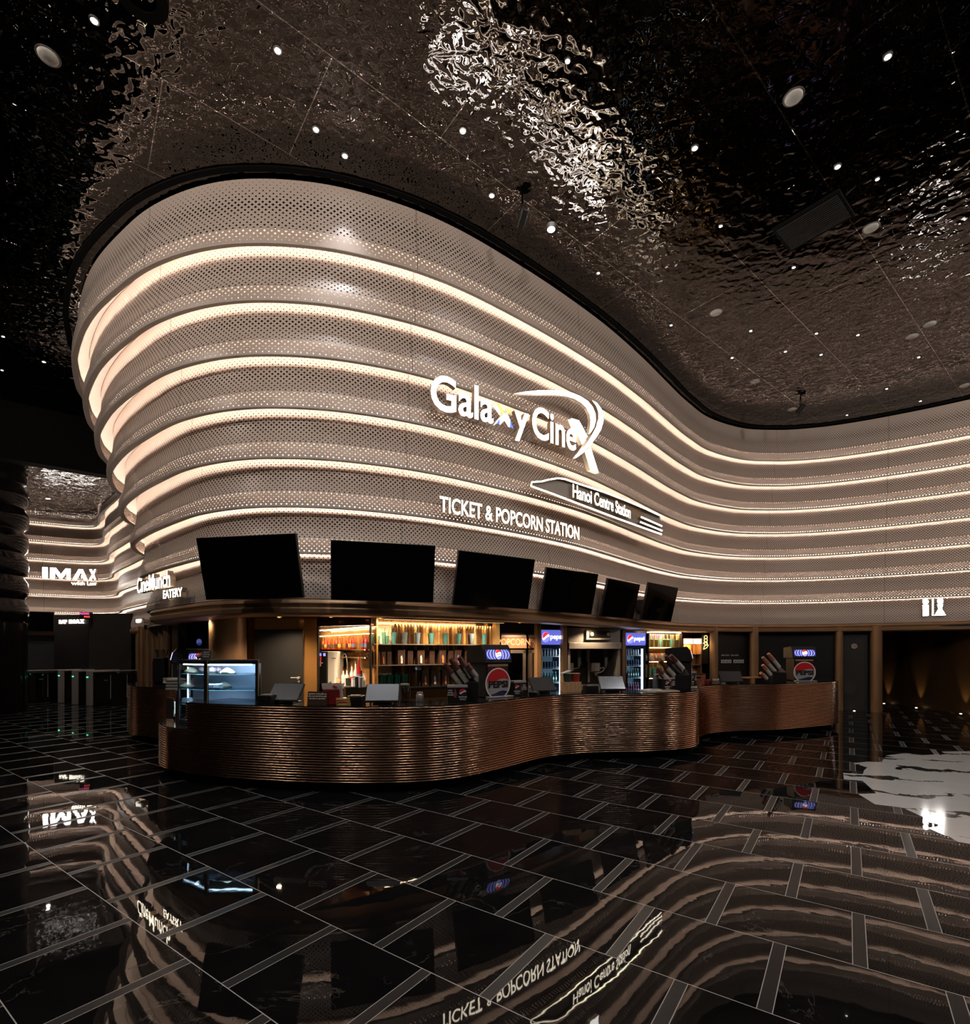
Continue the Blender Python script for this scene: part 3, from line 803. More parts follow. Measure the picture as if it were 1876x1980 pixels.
# socket plates on the black panel
Lw = FAC.find(1412, -.21, S_FRONT)
for i in range(6):
    L = FAC.find(1397 + i*7 + (3 if i > 2 else 0), -.2, S_FRONT)
    p, yw = front_frame(L, .20, 1.40)
    t = thing('wall_socket', 'pale square switch plate, number %s of six in a row on the black panel' % ('one', 'two', 'three', 'four', 'five', 'six')[i], 'switch', p, yw, 'switch plates on the black panel')
    MB().box((0, -.008, 0), (.10, .016, .10)).build('plate', M_WHITE, t, bevel=.004); MB().box((0, -.018, 0), (.055, .008, .05)).build('rocker', M_GREYP, t)
p, yw = front_frame(Lw, .21, 1.535)
t = thing('switch_notice', 'two tiny white printed captions above the switch plates', 'notice', p, yw)
for i, (dx, s_) in enumerate(((-.16, 'BẢNG ĐIỆN'), (.16, 'ĐÈN QUẦY'))):
    lit_text('caption', s_, .035, t, M_TXT, (dx, -.004, .03), ext=.004)
# corridor to the right of the last column
M_CORR = mat('bronze_corridor', (.13, .07, .032), .35, .5, vscale=1.2, var=.25)
q = FAC.at(LP[3], -.1)
struct(MB().prism([(13.12, 9.0), (13.3, 9.0), (13.3, 19.0), (13.12, 19.0)], 0, 2.6, lambda a, b, h: (a, b, h)).build('wall_corridor', M_CORR))
struct(MB().prism([(q.x, 19.0), (13.3, 19.0), (13.3, 19.15), (q.x, 19.15)], 0, 2.6, lambda a, b, h: (a, b, h)).build('wall_corridor_end', M_CORR))
struct(MB().prism([(q.x-.1, q.y+.1), (q.x, q.y+.1), (q.x, 19.1), (q.x-.1, 19.1)], 0, 2.6, lambda a, b, h: (a, b, h)).build('wall_corridor_side', M_WALLK))
struct(MB().prism([(q.x, q.y+.05), (13.3, 12.7), (13.3, 19.1), (q.x, 19.1)], 2.36, 2.42, lambda a, b, h: (a, b, h)).build('ceiling_corridor', M_WALLK))
M_UP = emis('uplight_lens', (1.0, .85, .62), 9.0)
def uplight(p, label, power=14, dirn=(.16, 0, 1)):
    t = thing('floor_uplight', label, 'floor light', p, 0, 'small uplights sunk in the floor')
    MB().lathe([(.001, .008), (.035, .008), (.05, .004), (.055, 0)], 18, caps=False).build('bezel', M_STEEL, t, smooth=True)
    MB().lathe([(.001, .012), (.026, .012), (.026, .008)], 16, caps=False).build('lens', M_UP, t)
    l = bpy.data.lights.new('uplight', 'SPOT'); l.energy = power; l.color = (1, .72, .38); l.spot_size = math.radians(38); l.spot_blend = .9; l.shadow_soft_size = .02
    lo = bpy.data.objects.new('lamp', l); COL.objects.link(lo); lo.parent = t; lo.location = (0, 0, .03)
    lo.rotation_euler = Vector(dirn).to_track_quat('-Z', 'Y').to_euler()
for y_, lb in ((16.75, 'floor uplight at the far end of the bronze corridor wall'), (15.5, 'middle floor uplight along the bronze corridor wall'), (14.05, 'floor uplight nearest the right edge of the photo')):
    uplight((12.98, y_, 0), lb, 26)
p = FAC.at(Ld, .02); uplight((p.x-.04, p.y, 0), 'floor uplight in front of the narrow black door', 3, (0, .3, 1))
# dark lobby wall on the left under the facade
i1 = int((S_FRONT-3.4)/FAC.ds)
mb = MB(); FAC.sweep(mb, [(-.15, 0), (-.15, 2.5), (-.25, 2.5), (-.25, 0)], 0, i1, 2, closed=True); struct(mb.build('wall_lobby', M_SEAMK))
mb = MB(); FAC.sweep(mb, [(-.02, 2.5), (.03, 2.44), (.03, 2.34), (-.02, 2.28), (-.16, 2.28)], 0, i1, 2); struct(mb.build('trim_lobby', M_BRONZE, smooth=True))
# warm lamps under the soffit
def barlamp(px, Y, label, power, r=.028):
    t = thing('bar_downlight', label, 'ceiling light', (*XY(px, Y), 2.298), 0, 'warm downlights over the bar')
    MB().lathe([(r*1.7, 0), (r*1.7, -.008), (r, -.01), (r, 0)], 16, caps=False).build('rim', M_GOLD, t, smooth=True)
    MB().lathe([(.001, -.006), (r, -.006), (r, -.003)], 14, caps=False).build('lens', emis('bar_lens', (1, .78, .52), 12), t)
    l = bpy.data.lights.new('bar_lamp', 'SPOT'); l.energy = power; l.color = (1, .70, .42); l.spot_size = math.radians(140); l.spot_blend = .8; l.shadow_soft_size = .04
    lo = bpy.data.objects.new('lamp', l); COL.objects.link(lo); lo.parent = t; lo.location = (0, 0, -.03)
for px, Y, lb in ((400, 9.0, 'beside the round bronze column'), (540, 8.7, 'before the black door'), (640, 8.6, 'before the bar niche'), (735, 8.85, 'at the left end of the cup shelves'), (840, 9.3, 'over the middle of the cup shelves'),
                  (925, 9.9, 'at the right end of the cup shelves'), (1005, 10.4, 'before the popcorn cabinets'), (1150, 11.75, 'before the popcorn kettles'), (1290, 14.2, 'before the lit snack shelves'), (1350, 15.0, 'beside the neon popcorn sign')):
    barlamp(px, Y, 'small warm downlight under the soffit '+lb, BAR_W)
# ================================================================ emblem helpers
M_RED = mat('print_red', (.55, .015, .02), .4); M_NAVY = mat('print_navy', (.012, .02, .09), .35); M_WHT = mat('print_white', (.75, .75, .76), .4)
M_SILV = mat('print_silver', (.42, .42, .44), .35, .3); M_INK = mat('print_black', (.008, .008, .008), .4)
E_RED = emis('lit_red', (1, .03, .03), 1.2); E_WHT = emis('lit_white', (1, 1, 1), 2.2); E_BLU = emis('lit_blue', (.16, .18, .75), .85); E_VIO = emis('lit_violet', (.33, .34, 1.0), 1.0)
E_NAVY = emis('lit_navy', (.03, .04, .25), .5)
def wave(x, k=0.0): return .12*math.sin(x*3.0+.3)+k
def emblem(name, parent, c, rx, rz, mats, lo=-.22, hi=.22, slant=.0, th=.003, ring=None):
    """oval badge on a front face (local -y): mats = white, red, blue (, ring)"""
    cx_, cy_, cz_ = c; N = 28
    mb = MB()
    def strip(f0, f1, y):
        for i in range(N):
            xa, xb = -1+2*i/N, -1+2*(i+1)/N
            q = []
            for x, f in ((xa, f0), (xb, f0), (xb, f1), (xa, f1)):
                e = math.sqrt(max(0, 1-x*x)); zz = max(-e, min(e, f(x, e))); q.append((cx_+x*rx, y, cz_+zz*rz))
            mb.face(q)
    if ring:
        mb.mi = 3
        mb.prism([(cx_+1.09*rx*math.cos(2*PI*i/32), cz_+1.09*rz*math.sin(2*PI*i/32)) for i in range(32)], cy_, cy_-th*.6, lambda a, b, h: (a, h, b))
    mb.mi = 0; mb.prism([(cx_+rx*math.cos(2*PI*i/32), cz_+rz*math.sin(2*PI*i/32)) for i in range(32)], cy_, cy_-th, lambda a, b, h: (a, h, b))
    mb.mi = 1; strip(lambda x, e: wave(x, hi)+slant*x, lambda x, e: e, cy_-th*1.4)
    mb.mi = 2; strip(lambda x, e: -e, lambda x, e: wave(x, lo)+slant*x, cy_-th*1.4)
    return mb.build(name, list(mats), parent, fixn=False)
EM_P = (M_WHT, M_RED, M_NAVY, M_SILV); EM_L = (E_WHT, E_RED, E_VIO, E_WHT)

# ================================================================ soda fountains
def fountain(label, p, yaw, sc=1.0, tall=.86):
    t = thing('soda_fountain', label, 'drink dispenser', p, yaw, 'soda fountains on the counter')
    t.scale = (sc*1.1, sc, sc)
    h = tall-.30
    MB().box((0, .24, h/2+.01), (.42, .46, h)).build('body', M_PLAST, t, bevel=.012)
    hood = MB().prism([(-.02, h), (.5, h), (.5, h+.27), (.08, h+.30), (.02, h+.22)], -.255, .255, lambda a, b, x: (x, a, b)).build('hood', M_PLAST, t, bevel=.01)
    # lit header with rings
    A, B = (-.023, h+.06), (.013, h+.215)
    def onp(x, k, e=.003): return (x, A[0]+(B[0]-A[0])*k-e, A[1]+(B[1]-A[1])*k)
    pn = MB().face([onp(-.225, 0), onp(.225, 0), onp(.225, 1), onp(-.225, 1)])
    rg = pn; rg.mi = 1
    for r0, r1 in ((.075, .105), (.13, .165), (.19, .215)):
        for s in (-1, 1):
            for i in range(8):
                ks = [i/8, (i+1)/8]
                q = [onp(s*(r0*math.sqrt(max(.05, 1-((k-.5)*1.3)**2))), k, .005) for k in ks] + [onp(s*(r1*math.sqrt(max(.05, 1-((k-.5)*1.3)**2))), k, .005) for k in ks[::-1]]
                rg.face(q)
    pn.build('header_display', [E_NAVY, E_VIO], t, fixn=False)
    e = emblem('header_emblem', t, (0, 0, 0), .055, .082, EM_L, lo=-.35, hi=.35); e.rotation_euler = (-math.atan2(B[0]-A[0], B[1]-A[1]), 0, 0); e.location = (0, (A[0]+B[0])/2-.007, (A[1]+B[1])/2)
    s = lit_text('header_word', 'PEPSI', .024, t, M_NAVY, (0, (A[0]+B[0])/2-.0125, (A[1]+B[1])/2-.010), bold=.001, ext=.002)
    # printed front: glass of cola and the large oval badge
    gb = MB(); gb.box((0, .006, h*.64), (.37, .012, h*.62)); gb.build('drink_picture', mat('cola_print', (.06, .018, .012), .3, var=.6, vscale=22), t)
    MB().box((0, .003, h*.93), (.375, .012, .035)).build('foam_picture', mat('foam_print', (.34, .20, .15), .5, var=.3, vscale=40), t)
    emblem('badge', t, (0, -.004, h*.40), .215, h*.42, (M_SILV, M_RED, M_NAVY, M_WHT), lo=-.62, hi=.22, ring=True)
    lit_text('badge_word', 'PEPSI', .10, t, M_INK, (0, -.012, h*.40-.062), xs=1.15, bold=.006, ext=.004)
    MB().box((0, -.05, .012), (.44, .12, .02)).build('drip_tray', M_STEEL, t, bevel=.004)
    return t
p, y = on_counter(963, .34); fountain('big black soda fountain with oval badge in the middle of the counter', p, y-.22, .89, .86)
p, y = on_counter(1556, .38); fountain('black soda fountain with oval badge at the far right end of the counter', p, -.12, .89, .86)
fountain('soda fountain seen edge on, in the bend left of the socket plates', Vector((*XY(1337, 9.38), 1.056)), 1.2, .89, .84)
p, y = on_counter(333, .42) if False else (Vector((*XY(333, 10.6), 1.056)), 0); fountain('soda fountain on the left counter lobe, turned to the left', p, -1.0, 1.0, .72)
# fountain behind the cake case, only its lit head in view
t = fountain('soda fountain under the wall monitor behind the cake case', Vector((*XY(384, 9.62), 1.056)), -.1, .8, .86)

# ================================================================ cup racks and cup stacks
M_CUPP = mat('printed_cup', (.085, .03, .022), .4, var=.5, vscale=30); M_CUPO = mat('copper_print_cup', (.42, .18, .11), .35, .3, var=.4, vscale=30); M_RIMW = mat('cup_rims', (.50, .46, .43), .5)
cup0 = None
def stack(tip, base, label, cop=False):
    global cup0
    a = (tip-base); l = a.length; rot = a.to_track_quat('Z', 'Y').to_euler()
    t = bpy.data.objects.new('cup_stack', None); COL.objects.link(t); t.location = base; t.rotation_euler = rot
    tag(t, label, 'cups', 'stacks of paper cups in the racks')
    pr = []
    n = 12
    for i in range(n):
        z0 = l*.06+l*.54*i/n; pr += [(.037, z0), (.043, z0+.004), (.043, z0+l*.54/n*.55), (.037, z0+l*.54/n*.6)]
    MB().lathe(pr, 14).build('rims', M_RIMW, t, smooth=True)
    MB().lathe([(.045, l*.60), (.0455, l*.615), (.043, l*.63), (.032, l), (.0, l)], 16, caps=False).build('top_cup', M_CUPO if cop else M_CUPP, t, smooth=True)
    return t
def half_shell(mb, base, tip, r, k0, k1, view):
    a = (tip-base).normalized(); v = (view-view.dot(a)*a).normalized(); s = a.cross(v)
    P0, P1 = base+(tip-base)*k0, base+(tip-base)*k1
    for rr in (r, r+.006):
        for i in range(8):
            q = []
            for P_, t_ in ((P0, i), (P0, i+1), (P1, i+1), (P1, i)):
                an = -.35+(PI+.5)*t_/8; q.append(P_+s*math.cos(an)*rr+v*math.sin(an)*rr)
            mb.face([tuple(x) for x in q])
def rack(label, body_px, Y, stacks, zc=1.056, cop=False):
    """body_px = x0, x1, top y of the black block; stacks = tip and foot in photo points, all standing at distance Y"""
    xa, xb, yt = body_px
    A, B = Vector(XY(xa, Y)), Vector(XY(xb, Y)); zt = zof(yt, Y)
    c = (A+B)/2; wd = (B-A).length
    t = thing('cup_rack', label, 'cup rack', (c.x, c.y, zc), 0, 'black cup racks on the counter')
    T = Matrix.Translation((-c.x, -c.y, -zc))
    MB().prism([(-.14, 0), (.16, 0), (.16, zt-zc), (.05, zt-zc), (-.14, (zt-zc)*.7)], -wd/2, wd/2, lambda a, b, x: (x, a, b)).build('block', M_PLAST, t, bevel=.006)
    for i, (tx, ty, bx, by, lb) in enumerate(stacks):
        dY = -.05-.035*i
        tip = Vector((*XY(tx, Y+dY-.10), zof(ty, Y+dY-.10))); base = Vector((*XY(bx, Y+dY), zof(by, Y+dY)))
        mb = MB(); half_shell(mb, base, tip, .048, -.05, .62, Vector((.35, 1, -.25)))
        mb.v = [tuple(T @ Vector(v)) for v in mb.v]
        mb.build('tube', M_PLAST, t, fixn=False)
        stack(tip, base, lb, cop)
rack('black cup rack beside the big middle soda fountain', (903, 926, 1302), CTR.at(CTR.find(915, -.3, SA), -.3).y, [
    (860, 1284, 893, 1326, 'cup stack reaching farthest left of the middle rack'), (871, 1274, 905, 1321, 'second cup stack of the middle rack, in front'),
    (888, 1271, 914, 1311, 'highest cup stack of the middle rack'), (903, 1285, 921, 1308, 'shortest cup stack, next to the middle soda fountain')])
rack('large black cup rack in the bend of the counter beside the snack shelves', (1300, 1328, 1292), 8.82, [
    (1287, 1268, 1319, 1302, 'topmost big cup stack of the rack in the counter bend'), (1276, 1277, 1308, 1311, 'middle cup stack of the rack in the counter bend'),
    (1270, 1292, 1296, 1318, 'lowest cup stack of the rack in the counter bend'), (1297, 1267, 1322, 1295, 'rear cup stack of the rack in the counter bend')])
rack('black cup rack near the far right end of the counter', (1488, 1514, 1291), 10.75, [
    (1475, 1271, 1500, 1300, 'second cup stack of the right rack, copper tipped'), (1486, 1264, 1508, 1292, 'topmost cup stack of the right rack, copper tipped'),
    (1475, 1286, 1491, 1306, 'small cup stack low on the right rack'), (1471, 1301, 1483, 1313, 'lowest white cup stack on the right rack')], cop=True)

# ================================================================ black napkin and straw boxes
def promo_box(label, p, yaw, w_=.21, d_=.16, h_=.24, side=1):
    t = thing('napkin_box', label, 'dispenser box', p, yaw, 'black printed dispenser boxes on the counter')
    MB().box((0, d_/2, h_/2), (w_, d_, h_)).build('box', M_INK, t, bevel=.004)
    MB().box((0, d_/2, h_-.012), (w_+.006, d_+.006, .028)).build('lid', M_SILV, t)
    e = emblem('emblem', t, (side*w_*.26, -.001, h_*.60), w_*.17, w_*.17, (M_WHT, M_RED, M_NAVY), slant=.35)
    lit_text('caption', 'KHÔNG', .02, t, M_TXT, (side*w_*.26, -.003, h_*.27), ext=.003); lit_text('caption', 'CALO', .02, t, M_TXT, (side*w_*.26, -.003, h_*.13), ext=.003)
    pb = MB().lathe([(.016, 0), (.02, .03), (.02, .06), (.007, .09), (.008, .11), (.0, .11)], 10, Matrix.Translation((-side*w_*.12, -.002, h_*.28)) @ Matrix.Scale(.12, 4, (0, 1, 0)), caps=False)
    pb.build('bottle_picture', mat('bottle_print', (.16, .05, .05), .4, var=.7, vscale=50), t, smooth=True)
    for i in range(3): lit_text('slogan', ('MÁT', 'SẢNG', 'KHOÁI')[i], .018, t, M_TXT, (-side*w_*.36, -.003, h_*(.66-.13*i)), ext=.003)
    return t
for px, ins, lb, dy, sd in ((885, .22, 'black printed box in front of the middle cup rack', -.25, 1), (1006, .25, 'black printed box right of the big soda fountain', .1, -1),
                            (1296, .28, 'black printed box in front of the rack in the counter bend', .1, -1), (1342, .16, 'tall black printed box in the tight bend of the counter', .4, -1),
                            (1512, .20, 'black printed box in front of the right cup rack', 0, 1)):
    p, y = on_counter(px, ins); promo_box(lb, p, y*.5+dy, h_=.27 if px == 1342 else .22, w_=.26 if px in (885, 1342) else .21, side=sd)

# ================================================================ cash registers
M_SCRS = mat('silver_screen_film', (.105, .11, .12), .35, .4); M_FOIL = mat('crumpled_film', (.5, .5, .52), .18, .8, var=.5, vscale=26)
def register(label, p, yaw, m, w_=.40, tilt=42, crumple=False):
    t = thing('cash_register', label, 'cash register', p, yaw, 'touch screen registers on the counter')
    R = Matrix.Translation((0, -.10, .045)) @ Matrix.Rotation(-math.radians(tilt), 4, 'X')
    MB().box((0, .02, .14), (w_, .03, .28), R).build('screen_housing', M_PLAST, t, bevel=.006)
    MB().box((0, .002, .14), (w_-.02, .006, .26), R).build('screen', m, t)
    MB().prism([(.03, .01), (.16, .01), (.13, .18), (.03, .12)], -.06, .06, lambda a, b, x: (x, a, b)).build('stand', M_GREYP, t, bevel=.006)
    MB().box((0, .07, .01), (.24, .22, .02)).build('foot', M_GREYP, t, bevel=.006)
    return t
for px, ins, lb, dy, m in ((553, .30, 'silver screened register right of the cake case, leaning back', .0, M_SCRS), (740, .32, 'silver screened register in the middle left of the counter', .05, M_SCRS),
                          (1049, .34, 'black screened register right of the big soda fountain', 0, M_SEAMK), (1183, .34, 'register wrapped in crumpled shiny film before the kettles', 0, M_FOIL),
                          (1414, .34, 'small black screened register right of the bronze pillar', -.3, M_SEAMK)):
    p, y = on_counter(px, ins); register(lb, p, y*.75+dy, m, .42)
# receipt printers, card readers
def small_box(name, label, cat, p, yaw, d, m, top=None, group=None):
    t = thing(name, label, cat, p, yaw, group)
    MB().box((0, 0, d[2]/2), d).build('case', m, t, bevel=.008)
    MB().box((0, -d[1]*.1, d[2]+.004), (d[0]*.7, d[1]*.45, .012)).build('top_plate', top or M_GREYP, t, bevel=.003)
    MB().box((0, -d[1]/2-.003, d[2]*.55), (d[0]*.5, .008, d[2]*.12)).build('slot', M_INK, t)
    return t
for px, ins, lb in ((520, .22, 'black receipt printer left of the first silver register'), (689, .26, 'black receipt printer between gold boxes and second register'), (1142, .3, 'black receipt printer left of the film wrapped register')):
    p, y = on_counter(px, ins); small_box('receipt_printer', lb, 'printer', p, y, (.20, .2, .11), M_PLAST, group='receipt printers')
p, y = on_counter(1033, .14); small_box('card_reader', 'small black card reader before the black screened register', 'card reader', p, y, (.09, .15, .05), M_PLAST)
p, y = on_counter(1030, .45); small_box('card_reader', 'grey card reader behind the black screened register', 'card reader', p, y, (.09, .12, .10), M_GREYP)
# notices in brown acrylic stands
M_ACR = mat('brown_acrylic', (.05, .032, .02), .2)
def notice(label, p, yaw, w_, h_, lines):
    t = thing('counter_notice', label, 'notice', p, yaw)
    R = Matrix.Rotation(-.15, 4, 'X')
    MB().box((0, .004, h_/2), (w_, .006, h_), R).box((0, .03, .004), (w_, .07, .006)).build('holder', M_ACR, t)
    for i, s in enumerate(lines):
        o = lit_text('line', s, .016, t, M_TXT, (0, -.004+.15*(h_*(.80-.17*i)), h_*(.78-.17*i)), ext=.002, bold=.0005); 
        wx = max(v.co.x for v in o.data.vertices); k = min(1.0, w_*.46/wx); o.scale = (k, 1, 1)
    return t
p, y = on_counter(613, .12); notice('brown acrylic notice with white lines left of the red bag', p, y, .26, .17, ['Quý khách vui lòng kiểm tra', 'tiền và vé trước khi rời quầy', 'Xin cảm ơn quý khách'])
p, y = on_counter(1385, .12); notice('brown acrylic notice beside the bend of the counter', p, y, .22, .13, ['Quý khách vui lòng', 'xếp hàng tại đây'])
p, y = on_counter(1370, .2); small_box('candy_box', 'small dark red box left of the brown notice in the bend', 'box', p, y, (.16, .10, .09), mat('dark_red_card', (.12, .012, .012), .45), M_RED)
# red bag with folded top, paper cup, gold boxes
p, y = on_counter(644, .2)
t = thing('popcorn_bag', 'dark red paper bag with striped white top beside the notice', 'bag', p, y)
MB().prism([(-.10, 0), (.10, 0), (.12, .20), (-.12, .20)], -.05, .05, lambda a, b, h: (a, h, b)).build('bag_body', mat('dark_red_paper', (.17, .012, .014), .4, var=.3), t, bevel=.01)
tp_ = MB()
for i in range(6):
    a = -.12+i*.04; tp_.face([(a, -.05, .20), (a+.04, -.05, .20), (a+.045+(i % 2)*.01, -.06, .26+.02*(i % 3)), (a-.005, -.055, .27-.015*(i % 2))])
    tp_.face([(a, .05, .20), (a+.04, .05, .20), (a+.045, .06, .27), (a-.005, .055, .26)])
tp_.build('striped_collar', mat('white_paper', (.6, .55, .53), .6, var=.2), t, fixn=False)
MB().box((-.03, -.062, .235), (.06, .003, .02), Matrix.Rotation(.35, 4, 'Y')).build('red_mark', M_RED, t)
MB().prism([(.125, 0), (.145, 0), (.12, .24), (.10, .24)], -.055, .0, lambda a, b, h: (a, h, b)).build('striped_side', mat('stripe_paper', (.35, .30, .28), .6, var=.8, vscale=60), t)
for i in range(3):
    p, y = on_counter(666-i, .16, 1.056+.032*i)
    t = thing('gold_carton', ('lowest', 'middle', 'topmost')[i]+' of three flat gold cartons stacked beside the red bag', 'carton', p, y+.1*i, 'flat gold cartons')
    MB().box((0, 0, .014), (.165, .12, .027)).build('carton', mat('gold_card', (.50, .30, .10), .35, .3, var=.3), t, bevel=.002); MB().box((0, -.061, .014), (.10, .002, .012)).build('print', M_RED if i == 1 else M_CREAM, t)
# kraft box with two snack tubs
p, y = on_counter(1110, .22)
t = thing('kraft_box', 'kraft brown box with pale line drawings before the left drinks fridge', 'box', p, y)
MB().box((0, .08, .085), (.27, .16, .17)).build('carton', mat('kraft_card', (.42, .25, .13), .6), t, bevel=.003)
gl = MB()
for x_ in (-.09, -.02, .05, .10):
    pts = [(x_+.012*math.sin(k*1.7+x_*40), -.003, .02+.022*k) for k in range(7)]; gl.tube(pts, .003, 5)
gl.build('line_drawing', mat('pale_print', (.75, .50, .32), .5), t)
for px, m, mm, lb in ((1098, 'tub_green', (.03, .05, .04), 'dark green snack tub with lifted lid on the kraft box'), (1113, 'tub_red', (.30, .03, .02), 'red snack tub on the kraft box')):
    q, y = on_counter(px, .3, 1.056+.171)
    t = thing('snack_tub', lb, 'tub', q, y)
    MB().lathe([(.055, 0), (.075, .13)], 20).build('tub', mat(m, mm, .4, var=.4, vscale=25), t, smooth=True)
    MB().lathe([(.076, .13), (.08, .137), (.072, .139)], 20).build('rim', M_CREAM, t)
    if 'lifted' in lb: MB().box((.01, 0, .165), (.15, .13, .006), Matrix.Rotation(-.3, 4, 'Y')).build('lid', M_WHITE, t)
# popcorn bucket and cup in the bend
q, y = on_counter(1342, .16, 1.056+.275); y = y*.5+.4; q = q+Vector((-math.sin(y)*.08, math.cos(y)*.08, 0))
t = thing('paper_tray', 'crumpled paper tray lying on the tall printed box', 'tray', q, y)
MB().ball((0, 0, .033), .07, 12, (1, .7, .5), .3).build('paper', mat('cream_paper', (.55, .42, .30), .6), t)
q, y = on_counter(1360, .26)
t = thing('paper_cup', 'red patterned paper cup standing by the tight bend', 'cup', q, y)
MB().lathe([(.035, 0), (.05, .20)], 18).build('cup', mat('red_cup', (.32, .08, .06), .4, var=.6, vscale=40), t, smooth=True); MB().lathe([(.051, .2), (.053, .215), (.0, .225)], 18).build('lid', M_INK, t)
# flat trays and papers behind the bend
for px, ins, h_, lb, m in ((1262, .3, .03, 'flat pale tray lying behind the right drinks fridge counter', M_WHITE), (1290, .16, .02, 'cream paper pad lying before the rack in the bend', M_CREAM)):
    q, y = on_counter(px, ins); t = thing('tray', lb, 'tray', q, y)
    MB().box((0, 0, h_/2), (.34, .22, h_)).build('sheet', m, t, bevel=.003); MB().box((.03, .0, h_+.005), (.22, .15, .01)).build('stack', M_STEEL, t)
q, y = on_counter(1268, .48); t = thing('tumbler', 'steel blue tumbler standing before the snack shelves', 'tumbler', q, y)
MB().lathe([(.05, 0), (.05, .26), (.045, .27)], 18).build('body', mat('steel_blue', (.12, .15, .19), .35, .6), t, smooth=True); MB().lathe([(.051, .2), (.051, .215)], 18, caps=False).build('band', M_STEEL, t)
# wood board leaning behind the right register
q, y = on_counter(1455, .55); t = thing('wood_board', 'orange wooden board lying behind the right register', 'board', q, y)
MB().box((0, 0, .10), (.55, .30, .025)).build('board', mat('orange_wood', (.45, .17, .04), .4, var=.3, vscale=20), t); MB().box((-.2, 0, .043), (.04, .26, .086)).box((.2, 0, .043), (.04, .26, .086)).build('foot', M_BROWN, t)
# steel pitcher and glass jars under the cup shelves
for px, ins, lb, r_, h_, m in ((783, .55, 'clear glass jar right of the second silver register', .075, .22, glass('jar_glass', (.75, .72, .68), .15)), (812, .6, 'small steel tin under the cup shelves', .05, .10, M_STEEL)):
    q, y = on_counter(px, ins); t = thing('jar', lb, 'jar', q, y)
    MB().lathe([(r_*.9, 0), (r_, .02), (r_, h_*.85), (r_*.8, h_)], 18).build('vessel', m, t, smooth=True); MB().lathe([(r_*.82, h_), (r_*.82, h_+.02), (0, h_+.02)], 18).build('lid', M_STEEL, t)

# ================================================================ cake display case
M_GLASS = glass('case_glass', (.80, .90, .96), .05)
M_GEDGE = emis('glass_edge', (.35, .75, .78), .35)
ca = [Vector(XY(346, 7.32)), Vector(XY(399, 6.98)), Vector(XY(497, 6.98))]
cb = [Vector(XY(372, 7.95)), Vector(XY(415, 7.62)), Vector(XY(503, 7.62))]
c0 = ca[1]; zL, zT = ZB+NLOW*RH+.008, 1.60
cs = thing('cake_case', 'tall glass cake display case with black frame on the counter', 'display case', (c0.x, c0.y, zL), 0)
def W(v, z): return (v.x-c0.x, v.y-c0.y, z-zL)
outl = [ca[0], ca[1], ca[2], cb[2], cb[1], cb[0]]
def pane(nm, a, b, m, z0, z1, th=.006):
    d = (b-a).normalized(); n_ = Vector((-d.y, d.x))*th
    return MB().prism([a, b, b+n_, a+n_], z0, z1, lambda p_, q_, h: (p_-c0.x, q_-c0.y, h-zL)).build(nm, m, cs)
pane('glass_pane', ca[0], ca[1], M_GLASS, zL+.05, zT-.03); pane('glass_pane', ca[1], ca[2], M_GLASS, zL+.05, zT-.03)
pane('back_panel', cb[0]+Vector((0, .01)), cb[2]+Vector((0, .01)), mat('case_back', (.34, .38, .46), .3), zL, zT)
pane('glass_pane', ca[2], cb[2], M_GLASS, zL+.05, zT-.03)
fr = MB()
MBk = [(ca[0], .012), (ca[1], .022), (ca[2], .016), (cb[2], .014)]
for v, r_ in MBk: fr.box((v.x-c0.x, v.y-c0.y, (zT-zL)/2), (r_*2, r_*2, zT-zL))
fr.prism([(v.x-c0.x, v.y-c0.y) for v in outl], zT-zL-.05, zT-zL, lambda a, b, h: (a, b, h))
fr.prism([(v.x-c0.x, v.y-c0.y) for v in outl], 0, .05, lambda a, b, h: (a, b, h))
fr.build('frame', M_PLAST, cs)
MB().box((.026, -.02, (zT-zL)/2), (.008, .01, zT-zL)).box((ca[2].x-c0.x+.024, -.01, (zT-zL)/2), (.006, .01, zT-zL)).build('gold_edge', M_GOLD, cs)
def shrink(k): 
    cen = sum(outl, Vector((0, 0)))/6; return [(cen.x+(v.x-cen.x)*k-c0.x, cen.y+(v.y-cen.y)*k-c0.y) for v in outl]
for z in (.97, 1.185, 1.40):
    s_ = MB(); pl_ = shrink(.93); s_.prism(pl_, z-zL, z-zL+.008, lambda a, b, h: (a, b, h)); so = s_.build('shelf', M_GLASS, cs)
    ed = MB()
    for a, b in zip(pl_[:2], pl_[1:3]): ed.bar((a[0], a[1], z-zL+.004), (b[0], b[1], z-zL+.004), .004, 6)
    ed.build('shelf_edge', M_GEDGE, so)
le = MB(); pl_ = shrink(.88)
for a, b in zip(pl_[:2], pl_[1:3]): le.bar((a[0], a[1], zT-zL-.06), (b[0], b[1], zT-zL-.06), .010, 8)
le.bar((pl_[0][0]+.03, pl_[0][1]+.05, .08), (pl_[0][0]+.03, pl_[0][1]+.05, zT-zL-.1), .006, 8)
le.build('light_tube', M_LEDC, cs)
for k, zz in ((0, zT-zL-.09), (1, .30)):
    l = bpy.data.lights.new('case_lamp', 'AREA'); l.shape = 'RECTANGLE'; l.size = .8; l.size_y = .05; l.energy = 24 if k == 0 else 12; l.color = (.74, .87, 1.0)
    lo = bpy.data.objects.new('lamp', l); COL.objects.link(lo); lo.parent = cs; lo.location = (.12, .12, zz); lo.rotation_euler = (.5, 0, 0)
